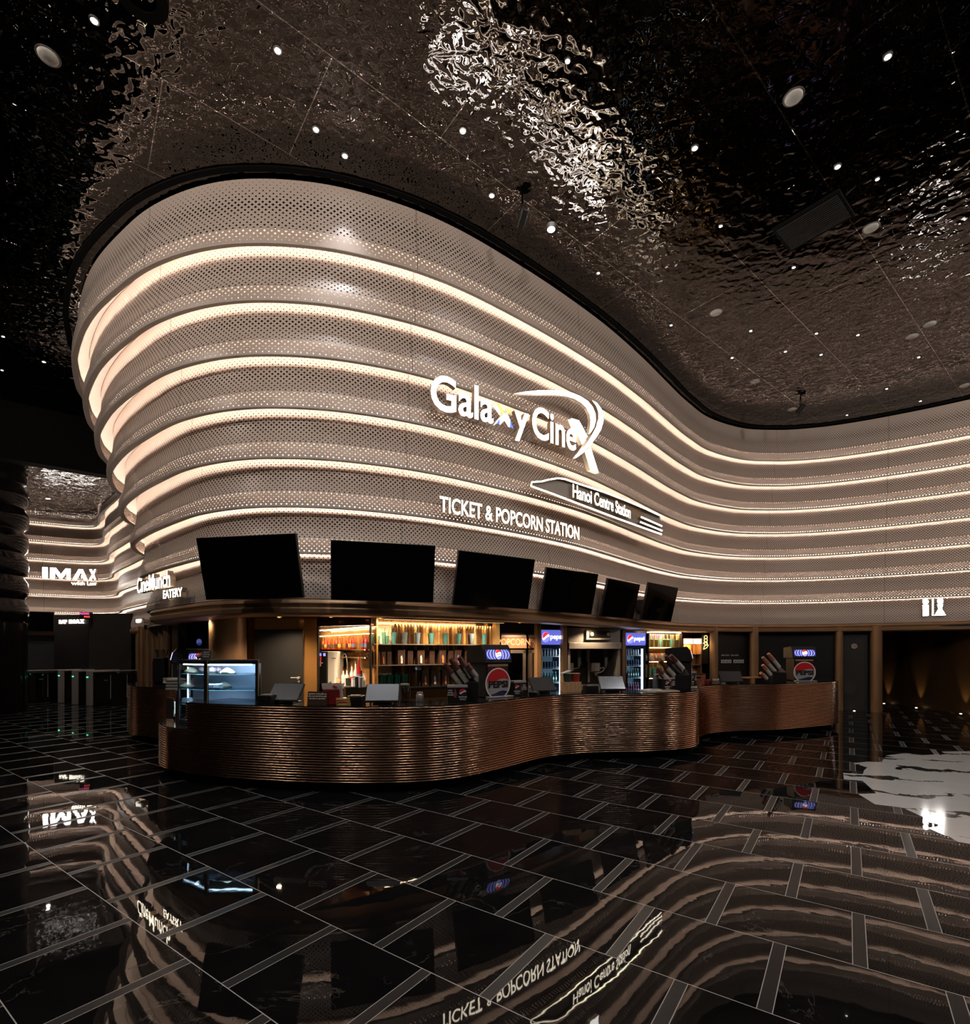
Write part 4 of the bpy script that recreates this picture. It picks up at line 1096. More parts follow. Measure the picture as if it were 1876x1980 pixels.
def cake(label, px, Y, z, kind):
    t = thing('cake', label, 'cake', (*XY(px, Y), z), 0)
    m = {'cream': mat('cream_cake', (.72, .62, .42), .6, var=.15, vscale=40), 'choc': mat('chocolate_cake', (.10, .07, .08), .6, var=.5, vscale=50), 'white': mat('white_cake', (.75, .74, .74), .5)}[kind]
    MB().box((0, 0, .006), (.16, .16, .012)).build('board', M_STEELD, t)
    if kind == 'white': MB().box((0, 0, .045), (.11, .10, .065)).build('cake_block', m, t, bevel=.012)
    elif kind == 'choc': MB().ball((0, 0, .055), .055, 14, (1, 1, .85), .15).build('muffin', m, t)
    else: MB().lathe([(.09, .012), (.095, .03), (.05, .065), (.012, .085), (0, .085)], 20).build('tart', m, t, smooth=True)
cake('cream tart on the top shelf in the right part of the cake case', 440, 7.15, 1.409, 'cream')
cake('dark muffin on the top shelf beside the frame of the cake case', 412, 7.28, 1.409, 'choc'); cake('second dark muffin on the top shelf, right of the first', 423, 7.34, 1.409, 'choc')
cake('pale tart on the top shelf behind the left pane of the cake case', 370, 7.42, 1.409, 'cream'); cake('dark muffin at the right end of the left pane, top shelf', 392, 7.36, 1.409, 'choc')
cake('white block cake on the middle shelf, left one', 410, 7.15, 1.194, 'white'); cake('white block cake on the middle shelf, right one', 421, 7.17, 1.194, 'white')
cake('flat pale cake on the middle shelf behind the left pane', 361, 7.42, 1.194, 'cream'); cake('small pale cake at the back of the middle shelf', 433, 7.5, 1.194, 'cream')
cake('white cake low on the bottom shelf behind the left pane', 362, 7.4, .979, 'white')
# black notice on top of the case
t = thing('counter_notice', 'small dark notice board standing on top of the cake case', 'notice', (*XY(398, 7.5), zT), -.1)
MB().box((0, 0, .065), (.15, .006, .13), Matrix.Rotation(-.2, 4, 'X')).box((0, .03, .004), (.15, .06, .006)).build('board', mat('slate_board', (.03, .035, .035), .4), t)
for i in range(3): lit_text('line', ('Quầy bánh', 'tươi mỗi ngày', 'CineMunch')[i], .014, t, M_TXT, (0, -.006+.2*(.10-.03*i), .10-.03*i), ext=.002)
t = thing('paper_cup', 'brown paper cup lying tilted on top of the cake case', 'cup', (*XY(380, 7.55), zT+.03), 0); t.rotation_euler = (0, 1.1, .5)
MB().lathe([(.03, 0), (.043, .15)], 16).build('cup', mat('brown_cup', (.20, .07, .035), .4, var=.5, vscale=40), t, smooth=True); MB().lathe([(.045, .15), (.046, .16), (0, .16)], 16).build('lid', M_INK, t)
# ================================================================ drinks fridges
M_NAVYB = mat('navy_fridge', (.02, .03, .06), .35)
M_FRIN = mat('fridge_lining', (.20, .32, .42), .4)
M_FTUBE = emis('fridge_tube', (.80, .92, 1.0), 10.0)
M_CAN = mat('dark_can', (.03, .05, .10), .3, .4); M_CANR = mat('red_can', (.42, .06, .08), .3, .3); M_GRN = mat('green_bottle', (.03, .19, .15), .12); M_SILC = mat('silver_can', (.5, .52, .55), .3, .6); M_YEL = mat('lime_can', (.45, .5, .08), .35)
def bottle_mesh(r, h, neck=.45):
    return MB().lathe([(r*.9, 0), (r, .01), (r, h*.58), (r*neck, h*.78), (r*.4, h*.95), (0, h*.95)], 10, caps=False)
protos = {}
def item(kind, loc, label, group, cat):
    if kind not in protos:
        t = bpy.data.objects.new('bottle' if 'bottle' in kind else 'can', None); COL.objects.link(t); tag(t, label, cat, group)
        t.location = loc
        if kind == 'bottle_green': bottle_mesh(.030, .235).build('body', M_GRN, t, smooth=True); MB().lathe([(.031, .07), (.031, .12)], 10, caps=False).build('label_band', M_SILC, t); MB().lathe([(.014, .222), (.014, .24), (0, .24)], 10).build('cap', M_WHITE, t)
        elif kind == 'bottle_cola': bottle_mesh(.031, .225).build('body', M_CAN, t, smooth=True); MB().lathe([(.032, .07), (.032, .12)], 10, caps=False).build('label_band', M_CANR, t); MB().lathe([(.014, .212), (.014, .23), (0, .23)], 10).build('cap', M_WHITE, t)
        elif kind == 'bottle_red': bottle_mesh(.030, .20).build('body', M_CANR, t, smooth=True); MB().lathe([(.031, .06), (.031, .11)], 10, caps=False).build('label_band', M_NAVY, t); MB().lathe([(.014, .188), (.014, .205), (0, .205)], 10).build('cap', M_SILC, t)
        else:
            m = {'can_dark': M_CAN, 'can_silver': M_SILC, 'can_lime': M_YEL, 'can_red': M_CANR}[kind]
            MB().lathe([(.026, 0), (.031, .008), (.031, .148), (.026, .158)], 12).build('body', m, t, smooth=True); MB().lathe([(.0255, .1585), (.0255, .161), (0, .160)], 12, caps=False).build('lid', M_SILC, t)
        protos[kind] = t; return t
    return dup(protos[kind], loc, None, label, group)
def fridge(side, p, yaw):
    t = thing('drinks_fridge', side+' tall navy drinks fridge with lit blue header', 'fridge', p, yaw, 'tall navy drinks fridges')
    w_, d_, h_ = .58, .55, 2.18
    MB().box((-w_/2+.02, d_/2, 1.0), (.04, d_, 1.72)).box((w_/2-.035, d_/2, 1.0), (.07, d_, 1.72)).box((0, d_-.015, 1.0), (w_, .03, 1.72)).box((0, d_/2, .12), (w_, d_, .24)).box((0, d_/2+.03, 1.98), (w_, d_-.06, .40)).build('cabinet', M_NAVYB, t)
    MB().box((0, d_-.045, 1.02), (w_-.12, .02, 1.55)).box((-w_/2+.045, d_/2, 1.02), (.01, d_-.1, 1.55)).build('lining', M_FRIN, t)
    hdr = MB().prism([(-.03+.03*math.cos(k*PI/8), .0) for k in range(0)] or [(.0, 1.86), (-.03, 1.90), (-.035, 2.02), (-.03, 2.14), (.0, 2.18)], -w_/2+.02, w_/2-.02, lambda a, b, x: (x, a, b)).build('header_panel', E_BLU, t)
    emblem('header_emblem', t, (-.165, -.040, 2.02), .082, .105, EM_L, slant=.4)
    lit_text('header_word', 'pepsi', .105, t, E_WHT, (.085, -.040, 1.985), xs=.95, bold=.002, ext=.004)
    MB().box((w_/2-.075, .05, 1.02), (.035, .03, 1.50)).build('light_tube', M_FTUBE, t)
    MB().box((-.02, .004, 1.02), (w_-.16, .006, 1.58)).build('glass_door', glass('fridge_glass', (.86, .94, 1.0), .04), t)
    MB().box((-w_/2+.03, -.03, .98), (.035, .03, .36)).build('door_handle', M_PLAST, t, bevel=.008)
    zs = [.34, .70, 1.02, 1.33, 1.60]
    for z in zs:
        s = MB()
        for i in range(7): s.bar((-w_/2+.05+.068*i, .08, z-.006), (-w_/2+.05+.068*i, d_-.06, z-.006), .003, 5)
        s.bar((-w_/2+.045, .075, z-.004), (w_/2-.09, .075, z-.004), .007, 6); s.bar((-w_/2+.045, .075, z+.03), (w_/2-.09, .075, z+.03), .003, 6)
        s.build('shelf', M_WHITE, t)
    c, s_ = math.cos(yaw), math.sin(yaw)
    rows = [('bottle_cola', 'cola bottle on the lowest shelf of the %s drinks fridge', 'bottle'), ('bottle_red', 'red bottle on the second lowest shelf of the %s drinks fridge', 'bottle'), ('bottle_green', 'green bottle on the middle shelf of the %s drinks fridge', 'bottle'),
            ('can_dark', 'tall dark can on the second highest shelf of the %s drinks fridge', 'can'), ('can_silver', 'silver can on the top shelf of the %s drinks fridge', 'can')]
    for z, (k, lb, cat) in zip(zs, rows):
        for i in range(6):
            lx, ly = -w_/2+.085+i*.068, .13
            kk = k
            l2 = lb % side
            if k == 'can_dark' and i == 0: kk, l2 = 'can_lime', 'lime coloured can beside the dark cans in the %s drinks fridge' % side
            item(kk, (p[0]+lx*c-ly*s_, p[1]+lx*s_+ly*c, z+.0005), l2, 'drinks in the %s fridge' % side, cat)
fx, fy = XY(1068, 11.25); fridge('left', (fx, fy, 0), .28)
fx, fy = XY(1229, 13.15); fridge('right', (fx, fy, 0), .22)

# ================================================================ popcorn cabinets and kettles
M_FRAME = mat('warm_steel_frame', (.40, .34, .29), .3, .9)
def warmer(px0, px1, Y, label, word):
    A, B = Vector(XY(px0, Y)), Vector(XY(px1, Y+.12)); c = (A+B)/2; w_ = (B-A).length; yaw = math.atan2(B.y-A.y, B.x-A.x)
    t = thing('popcorn_warmer', label, 'popcorn cabinet', (c.x, c.y, 0), yaw, 'popcorn warming cabinets')
    MB().box((0, .28, 1.06), (w_-.03, .5, 2.08)).build('cabinet', M_BROWN, t)
    MB().box((0, .0, 1.90), (w_*.98, .06, .24)).build('header', mat('rust_header', (.22, .10, .06), .4), t)
    lit_text('header_word', word, .13, t, mat('cream_print', (.40, .26, .17), .5), (0, -.034, 1.845), xs=.8, bold=.003, ext=.006)
    MB().box((0, -.02, 2.035), (w_*.95, .04, .04)).build('lamp_rail', M_STEEL, t)
    fr = MB()
    for s in (-1, 1): fr.box((s*(w_/2-.05), .0, 1.05), (.06, .05, 1.36))
    fr.box((0, 0, 1.71), (w_-.04, .05, .07)).box((0, 0, .40), (w_-.04, .05, .07)); d = fr.build('door', M_FRAME, t)
    MB().box((0, .005, 1.05), (w_-.16, .006, 1.25)).build('door_glass', glass('oven_glass', (.25, .2, .17), .10), d)
    rk = MB()
    for i in range(5): rk.bar((-w_/2+.08, .02, .62+.2*i), (w_/2-.08, .02, .62+.2*i), .006, 6)
    rk.build('rack', M_STEELD, t)
warmer(968, 1018, 10.75, 'popcorn warming cabinet with cream lettering, left one', 'POPCORN')
warmer(1021.5, 1043, 10.95, 'popcorn warming cabinet half hidden by the bronze jamb, right one', 'PO')
kx, ky = XY(1150, 12.05)
kt = thing('popcorn_kettle_machine', 'steel popcorn machine with dark niche and two hanging kettles', 'popcorn machine', (kx, ky, 0), .18)
KW = 1.30
MB().box((0, .42, 2.06), (KW, .8, .40)).build('hood', M_STEEL, kt, bevel=.01)
MB().box((0, -.0, 1.84), (KW, .10, .15)).build('hood_lip', M_STEEL, kt, bevel=.01)
cpn = MB().box((.08, -.02, 2.10), (.62, .10, .24)).build('control_box', M_STEEL, kt, bevel=.006)
MB().box((.10, -.075, 2.11), (.52, .01, .16)).build('control_plate', M_STEELD, cpn)
dl_ = MB()
for x_ in (-.10, .30):
    dl_.lathe([(.03, 0), (.045, .006), (.045, .016), (0, .016)], 16, Matrix.Translation((x_, -.08, 2.11)) @ Matrix.Rotation(PI/2, 4, 'X'))
dl_.build('dial', M_STEEL, cpn, smooth=True)
for x_ in (-KW/2+.03, KW/2-.03): MB().box((x_, .42, .95), (.06, .8, 1.9)).build('side_panel', M_STEEL, kt)
MB().box((0, .80, 1.3), (KW-.1, .03, 1.1)).build('back_panel', mat('dark_niche_steel', (.05, .042, .036), .4, .6, var=.4, vscale=4), kt)  # dark brown steel back, tone varied by noise
MB().box((0, .40, .45), (KW-.1, .78, .90)).build('base_cabinet', M_STEEL, kt)
for x_ in (-.50, .18):
    k = MB().lathe([(.10, 1.22), (.13, 1.24), (.13, 1.42), (.135, 1.425), (.12, 1.43), (.0, 1.435)], 22, Matrix.Translation((x_, .42, 0))).build('kettle', M_STEEL, kt, smooth=True)
    MB().prism([(x_+.20, 1.78), (x_+.29, 1.78), (x_+.27, 1.40), (x_+.23, 1.30), (x_+.21, 1.36)], .30, .36, lambda a, b, h: (a, h, b)).build('kettle_arm', M_GREYP, k)
    MB().bar((x_+.13, .40, 1.30), (x_+.24, .36, 1.32), .022).bar((x_, .42, 1.20), (x_+.06, .42, 1.14), .05).bar((x_+.27, .30, 1.38), (x_+.31, .28, 1.46), .012).build('kettle_fitting', M_STEELD, k, smooth=True)
MB().bar((.10, .62, 1.75), (.10, .62, .95), .035).bar((.06, .62, 1.75), (.06, .62, 1.45), .02).build('pipe', M_STEEL, kt, smooth=True)
hp = [(.37+.10*math.sin(k*.30), .36, 1.80-.052*k) for k in range(10)] + [(.37, .36, 1.24), (.30, .36, 1.20), (.2, .38, 1.19), (.08, .4, 1.22)]
MB().tube(hp, .011, 8).build('hose', mat('grey_hose', (.5, .47, .44), .5), kt, smooth=True)

# ================================================================ cup shelves on the fluted wall
shA, shB = Vector(XY(719, 8.98)), Vector(XY(956, 10.4))
shd = (shB-shA).normalized(); shn = Vector((shd.y, -shd.x)); shyaw = math.atan2(shd.y, shd.x)
def shp(px, out=.0):
    """point along the shelf line under a photo column"""
    k = (px-CX)/FPX; t = (k*shA.y-shA.x)/(shd.x-k*shd.y); return shA+shd*t-shn*out
sm = shA.lerp(shB, .5)
su = thing('cup_shelves', 'three dark glass shelves on the fluted amber wall', 'shelf', (sm.x, sm.y, 0), shyaw)
ln = (shB-shA).length
for z in (1.85, 1.48):
    s = MB().box((0, .02, z-.008), (ln, .24, .014)).build('shelf', mat('smoked_shelf', (.05, .035, .025), .15), su)
    MB().box((0, -.102, z-.008), (ln, .006, .018)).build('shelf_edge', M_FRAME, s)
MB().box((0, .05, .53), (ln, .36, 1.05)).build('base_cabinet', M_AMBERD, su)
MB().box((0, .04, 1.063), (ln+.02, .42, .024)).build('cabinet_top', M_STONE, su)
M_TEAL = mat('teal_tumbler', (.03, .095, .10), .25, .2, var=.3, vscale=18); M_TEALG = mat('green_tumbler', (.025, .07, .05), .3, .1, var=.3, vscale=18)
tum = None
def tumbler(px, z, h, label, m=None, straw=True, grp='teal tumblers on the top cup shelf', out=.03, r=.052):
    q = shp(px, out); t = thing('tumbler', label, 'tumbler', (q.x, q.y, z), shyaw, grp)
    MB().lathe([(r*.66, 0), (r*.70, .01), (r, h)], 16).build('cup', m or M_TEAL, t, smooth=True)
    MB().lathe([(r*1.06, h), (r*1.08, h+.014), (r*.9, h+.018), (0, h+.018)], 16, caps=False).build('lid', m or M_TEAL, t)
    if straw: MB().bar((.012, 0, h+.015), (.03, 0, h+.10), .004, 6).build('straw', M_INK, t)
    return t
for i, (px, h) in enumerate([(722, .13), (732.5, .12), (743.5, .19), (750, .125)]):
    tumbler(px, 1.851, h, ('small green tumbler at the left end of the top cup shelf', 'second small green tumbler on the top cup shelf', 'taller green tumbler with dark straw on the top cup shelf', 'small green tumbler right of the taller green one')[i], M_TEALG, r=.036)
ords = ['first', 'second', 'third', 'fourth', 'fifth', 'sixth', 'seventh', 'eighth']
for i, px in enumerate([763, 784, 809, 836, 863, 888, 914, 938]):
    tumbler(px, 1.851, .19, ords[i]+' large tumbler in the spaced row on the top cup shelf', [M_TEAL, mat('blue_grey_tumbler', (.06, .085, .11), .3, .2, var=.4, vscale=25)][i in (1, 2, 6)], straw=True)
M_BKT = mat('dark_bucket', (.03, .015, .012), .4, var=.3); M_PIC = mat('orange_print', (.42, .13, .04), .45, var=.7, vscale=30); M_PICP = mat('violet_print', (.12, .07, .22), .45, var=.6, vscale=30); M_PICS = mat('silver_print', (.40, .38, .38), .4, var=.7, vscale=30)
def bucket(px, z, w_, h, label, pic, out=.03, grp='printed popcorn buckets on the cup shelves'):
    q = shp(px, out); t = thing('popcorn_bucket', label, 'bucket', (q.x, q.y, z), shyaw+random.uniform(-.1, .1), grp)
    MB().lathe([(w_*.46, 0), (w_*.5, h)], 4, Matrix.Rotation(PI/4, 4, 'Z') @ Matrix.Scale(1.35, 4)).build('bucket', M_BKT, t)
    MB().prism([(-w_*.10, h*.12), (w_*.12, h*.08), (w_*.15, h*.55), (w_*.04, h*.9), (-w_*.12, h*.75)], -w_*.495, -w_*.47, lambda a, b, y: (a, y, b)).build('picture', pic, t)
for i, px in enumerate([722, 731, 742, 753]): bucket(px, 1.481, .085, .17, ('leftmost', 'second', 'third', 'fourth')[i]+' of the close dark buckets at the left of the middle cup shelf', M_PIC if i == 2 else M_BKT)
for i, (px, pc) in enumerate([(775, M_PICS), (793, M_BKT), (813, M_PICS), (835, M_BKT), (854, M_PIC), (871, M_BKT), (884, M_PICP), (903, M_PIC), (915, M_RED)]):
    bucket(px, 1.481, .15 if i % 2 == 0 else .11, .19, 'dark printed bucket, %s of nine spaced along the middle cup shelf' % (ords+['ninth'])[i], pc)
for i, px in enumerate([726, 733, 740, 747, 754, 761, 768, 775, 782, 789]):
    tumbler(px, 1.076, .20 if i % 2 else .215, 'tall dark green cup with straw, %s from the left in the row below the buckets' % (ords+['ninth', 'tenth'])[i], mat('dark_green_cup', (.02, .11, .075), .18, var=.3), True, 'dark green cups below the buckets', out=.05+.04*(i % 2), r=.036)
q = shp(812, .08); t = thing('tumbler', 'clear tall drink cooler cup with pale lid under the buckets', 'tumbler', (q.x, q.y, 1.076), 0)
MB().lathe([(.05, 0), (.062, .30)], 18).build('cup', glass('clear_cup', (.75, .82, .85), .2), t, smooth=True); MB().lathe([(.064, .30), (.064, .34), (.05, .38), (0, .38)], 18, caps=False).build('lid', M_SILC, t)
for i, (px, pc) in enumerate([(824, M_PIC), (843, M_PICS), (863, M_PIC)]): bucket(px, 1.076, .15, .21, ('left', 'silver printed middle', 'right')[i]+' of three big buckets standing under the shelves', pc, out=.1)
l = bpy.data.lights.new('shelf_fill', 'AREA'); l.shape = 'RECTANGLE'; l.size = ln*.95; l.size_y = .03; l.energy = 42; l.color = (1, .72, .42)  # added area lamp, set forward to light the lower cup rows
lr = MB().box((0, -.42, 2.28), (ln*.97, .05, .03)).build('lamp_rail', M_GOLD, su)  # rail and faint strip added to go with the area lamp
MB().box((0, -.42, 2.262), (ln*.95, .012, .006)).build('led_strip', emis('shelf_fill_glow', (1, .72, .42), .8), lr)
lo = bpy.data.objects.new('lamp', l); COL.objects.link(lo); lo.parent = su; lo.location = (0, -.42, 2.25); lo.rotation_euler = (.4, 0, 0)

# ================================================================ lit bar niche
nA, nB = Vector(XY(616, 10.9)), Vector(XY(716, 9.0))
nd = (nB-nA).normalized(); nyaw = math.atan2(nd.y, nd.x); nn_ = Vector((nd.y, -nd.x)); nl = (nB-nA).length
def npnt(px, out=.0):
    A = nA+nn_*out; k = (px-CX)/FPX; t = (k*A.y-A.x)/(nd.x-k*nd.y); return A+nd*t
nm_ = nA.lerp(nB, .5)
br = thing('bar_shelves', 'glowing amber bar niche with bottle shelves and steel worktop', 'bar shelf', (nm_.x, nm_.y, 0), nyaw)
MB().box((0, .06, 1.2), (nl+.3, .03, 2.2)).build('back_mirror', M_AMBER, br)
for z in (1.755, 1.615):
    s = MB().box((0, -.03, z-.01), (nl, .17, .018)).build('shelf', M_GOLD, br)
    MB().box((0, -.10, z-.012), (nl, .012, .012)).build('shelf_led', M_LEDW, s)
MB().box((0, -.02, 2.15), (nl, .03, .012)).build('top_led', emis('cool_led', (1, .86, .72), 14), br)
MB().box((0, .03, 2.03), (nl, .012, .010)).build('middle_led', M_LEDW, br)
MB().box((-.11, -.16, 1.10), (nl-.24, .44, .03)).build('worktop', M_STEEL, br, bevel=.004)
MB().box((-.11, -.15, .54), (nl-.24, .40, 1.08)).build('base_cabinet', M_STEELD, br)
l = bpy.data.lights.new('bar_shelf_light', 'AREA'); l.shape = 'RECTANGLE'; l.size = nl*.8; l.size_y = .04; l.energy = 34; l.color = (1, .66, .34)
lo = bpy.data.objects.new('lamp', l); COL.objects.link(lo); lo.parent = br; lo.location = (0, -.10, 2.13); lo.rotation_euler = (0, 0, 0)
M_AMB = mat('orange_liquor', (.28, .03, .008), .15); M_LBL = mat('yellow_label', (.55, .33, .06), .5); M_LBK = mat('dark_label', (.03, .03, .035), .5)
def liquor(px, z, h, label, mb_, ml, out=.0, grp='liquor bottles on the top bar shelf', r=.034):
    q = npnt(px, out); t = thing('liquor_bottle', label, 'bottle', (q.x, q.y, z), nyaw, grp)
    MB().lathe([(r, 0), (r, h*.58), (r*.4, h*.72), (r*.34, h*.95)], 12).build('glass', mb_, t, smooth=True)
    MB().lathe([(r*1.03, h*.14), (r*1.03, h*.42)], 12, caps=False).build('label_band', ml, t); MB().lathe([(r*.42, h*.93), (r*.42, h), (0, h)], 10).build('stopper', M_GOLD, t)
for i, (px, a, b) in enumerate([(625, M_AMB, M_LBK), (630, M_AMB, M_LBL), (636, M_AMB, M_LBK), (650, M_AMB, M_LBK), (656, M_AMB, M_LBL), (672, M_AMB, M_LBK), (677, M_AMB, M_LBL), (682.5, mat('red_liquor', (.25, .01, .012), .15), mat('blue_label', (.10, .16, .30), .5)), (702, MATS['red_liquor'], MATS['blue_label']), (708, MATS['red_liquor'], MATS['blue_label'])]):
    liquor(px, 1.756, .25, ('orange' if a is M_AMB else 'red')+' liquor bottle, %s from the left on the top bar shelf' % (ords+['ninth', 'tenth'])[i], a, b)
for i, px in enumerate([621, 629, 646, 654, 661, 672, 679, 686, 694, 701, 707, 712]):
    q = npnt(px, .02); t = thing('wine_glass', 'upturned drinking glass in the lit row on the second bar shelf', 'glass', (q.x, q.y, 1.616), nyaw, 'glasses in the lit row on the bar shelf')
    MB().lathe([(.036, 0), (.040, .05), (.025, .085), (.006, .095), (.006, .12), (.02, .125)], 12).build('bowl', glass('amber_glass', (1.0, .82, .55), .2), t, smooth=True)
q = npnt(638, .24); t = thing('drink_tower', 'black and white drink tower with two small blue screens in the bar niche', 'drink machine', (q.x, q.y, 1.115), -.35)
MB().box((-.085, 0, .30), (.19, .22, .60)).build('black_side', M_PLAST, t, bevel=.01); MB().box((.12, .02, .30), (.22, .20, .60)).build('white_side', M_WHITE, t, bevel=.006)
MB().box((-.135, -.112, .54), (.05, .006, .055)).box((-.04, -.112, .54), (.05, .006, .055)).build('screen', E_VIO, t)
MB().bar((-.085, -.11, .38), (-.085, -.18, .38), .014).bar((-.085, -.17, .42), (-.085, -.17, .32), .012).build('tap', M_STEEL, t, smooth=True); MB().bar((-.085, -.17, .42), (-.085, -.17, .50), .016).build('tap_handle', M_RED, t)
MB().box((.15, -.083, .47), (.09, .004, .012)).build('stripe', M_NAVY, t)
for i, (px, h, a, b, o_) in enumerate([(664, .26, M_WHITE, M_WHITE, .16), (671, .28, M_WHITE, M_WHITE, .2), (680.5, .36, M_WHITE, M_RED, .2), (688, .42, M_WHITE, MATS['blue_label'], .22), (694, .50, MATS['red_liquor'], MATS['blue_label'], .2), (699, .27, M_AMB, M_LBL, .15), (703, .26, M_STEEL, M_STEEL, .2), (622, .26, M_CREAM, M_LBL, .2)]):
    liquor(px, 1.116, h, ('plain white squeeze bottle left of the white bottles', 'second plain white squeeze bottle on the bar worktop', 'white bottle with red label on the bar worktop', 'tall white bottle with blue label on the bar worktop', 'tallest red and blue bottle on the bar worktop', 'orange syrup bottle near the right of the bar worktop', 'steel shaker at the right end of the bar worktop', 'cream bottle left of the drink tower')[i], a, b, o_, 'bottles on the bar worktop', .036)
for i, (px, m, h) in enumerate([(673, M_STEELD, .13), (684, M_WHITE, .13), (691, M_PLAST, .17), (698, M_STEEL, .16), (655, M_CREAM, .12)]):
    q = npnt(px, .29); t = thing('canister', ('dark steel', 'white square', 'black', 'bright steel', 'cream')[i]+' canister at the front of the bar worktop', 'canister', (q.x, q.y, 1.116), nyaw, 'canisters on the bar worktop')
    MB().lathe([(.04, 0), (.042, h)], 14).build('body', m, t, smooth=True); MB().lathe([(.043, h), (.043, h+.012), (0, h+.014)], 14).build('lid', M_STEEL, t)
q = npnt(671, .1); t = thing('tap_arch', 'thin bent steel water tap arch in the bar niche', 'tap', (q.x, q.y, 1.116), nyaw)
MB().tube([(.12*math.cos(a*PI/10)-.1, 0, .28+.28*math.sin(a*PI/10)) for a in range(11)], .009, 8).bar((.02, 0, 0), (.02, 0, .28), .01).build('spout', M_STEEL, t, smooth=True); MB().bar((.02, 0, 0), (.02, 0, .03), .025, 12).build('base', M_STEEL, t)

# ================================================================ snack shelves near the neon sign
eA, eB = Vector(XY(1250, 14.35)), Vector(XY(1314, 14.75)); ed_ = (eB-eA).normalized(); eyaw = math.atan2(ed_.y, ed_.x); el_ = (eB-eA).length; em = eA.lerp(eB, .5)
def epnt(px, out=0.0):
    n_ = Vector((ed_.y, -ed_.x)); A = eA+n_*out; k = (px-CX)/FPX; t = (k*A.y-A.x)/(ed_.x-k*ed_.y); return A+ed_*t
sn = thing('snack_shelves', 'warm lit snack shelves between right fridge and bronze pillar', 'shelf', (em.x, em.y, 0), eyaw)
MB().box((0, .20, 1.1), (el_, .03, 2.2)).build('back_panel', M_AMBER, sn); [MB().box((x_, .05, 1.1), (.03, .32, 2.2)).build('side_panel', M_STEELD, sn) for x_ in (-el_/2, el_/2)]
for z, mm in ((1.83, 1), (1.44, 0), (.98, 0)):
    s = MB().box((0, .04, z-.012), (el_-.02, .30, .02)).build('shelf', M_FRAME, sn)
    MB().box((0, -.11, z-.026), (el_-.04, .014, .012)).build('shelf_led', M_LEDW, s)
MB().box((0, -.05, 2.235), (el_, .03, .02)).build('top_led', emis('snack_led', (1, .78, .5), 18), sn)
MB().box((0, .05, .48), (el_, .30, .96)).build('base_cabinet', M_PLAST, sn)
l = bpy.data.lights.new('snack_light', 'AREA'); l.shape = 'RECTANGLE'; l.size = el_*.9; l.size_y = .05; l.energy = 26; l.color = (1, .72, .42)
lo = bpy.data.objects.new('lamp', l); COL.objects.link(lo); lo.parent = sn; lo.location = (0, -.08, 2.22)
M_MINT = mat('mint_cup', (.16, .46, .36), .25, var=.2)
def shcup(px, z, h, label, m, grp, r=.05, tagc=None):
    q = epnt(px, .03); t = thing('drink_cup', label, 'cup', (q.x, q.y, z), eyaw, grp)
    MB().lathe([(r*.72, 0), (r, h)], 14).build('cup', glass('mint_glass', (.45, .62, .52), .12) if m is None else m, t, smooth=True); MB().lathe([(r*1.06, h), (r*1.06, h+.018), (0, h+.02)], 14, caps=False).build('lid', M_MINT, t)
    MB().bar((-.015, 0, h+.02), (-.03, 0, h+.16), .006, 6).build('straw', M_CREAM, t)
    if tagc: MB().box((.025, -.02, h+.09), (.06, .01, .11)).build('straw_charm', tagc, t)
for i, px in enumerate([1252.5, 1260.5, 1269, 1277, 1285, 1292, 1298.5, 1309]):
    shcup(px, 1.831, .20, 'mint lidded cup with charm, %s from the left on the top snack shelf' % ords[i], None if i not in (3, 6) else M_MINT, 'mint cups on the top snack shelf', tagc=[M_PICP, M_PICP, M_PICP, M_MINT, M_INK, M_INK, M_PIC, M_PIC][i])
M_SN1 = mat('snack_red', (.60, .20, .12), .4, var=.6, vscale=20); M_SN2 = mat('snack_green', (.35, .48, .22), .4, var=.5, vscale=20); M_SN3 = mat('snack_gold', (.55, .32, .12), .35, var=.5, vscale=20); M_SN4 = mat('snack_cream', (.70, .58, .42), .4, var=.4, vscale=20)
for i, (px, m) in enumerate([(1250, M_SN2), (1256.5, M_SN1), (1263, M_SN4), (1269.5, M_SN1), (1276, M_SN1), (1283, M_SN4), (1290, M_SN3), (1296, M_SN3), (1302, M_SN3), (1308, M_SN3)]):
    q = epnt(px, .06); t = thing('snack_bag', 'snack bag leaning back, %s from the left on the middle snack shelf' % (ords+['ninth', 'tenth'])[i], 'snack bag', (q.x, q.y, 1.441), eyaw+.1, 'snack bags on the middle shelf')
    R = Matrix.Rotation(-.3, 4, 'X')
    MB().add([(x*.055*(1 if abs(z-.11) < .1 else 1.1), (y if abs(z-.11) < .1 else y*.15)*.03, z) for z in (0, .03, .11, .19, .22) for x, y in ((-1, -.4), (0, -1), (1, -.4), (1, .4), (0, 1), (-1, .4))],
             [(j*6+a, j*6+(a+1) % 6, (j+1)*6+(a+1) % 6, (j+1)*6+a) for j in range(4) for a in range(6)]+[(0, 5, 4, 3, 2, 1), (24, 25, 26, 27, 28, 29)], R).build('pouch', m, t, smooth=True)
    MB().box((0, -.034, .11), (.06, .006, .08), R).build('print', M_WHT if i % 3 == 0 else M_CREAM, t)
for i, (px, m, h) in enumerate([(1255.5, M_MINT, .26), (1265, M_MINT, .26), (1249, M_SN3, .34), (1273, M_SN1, .30), (1281, M_SN3, .28)]):
    shcup(px, .981, h, ('left big mint cup on the low snack shelf', 'right big mint cup on the low snack shelf', 'orange bottle like cup at the left of the low snack shelf', 'red cup beside the mint cups on the low snack shelf', 'orange cup behind the rack on the low snack shelf')[i], m, 'big cups on the low snack shelf', .065 if i < 2 else .045)
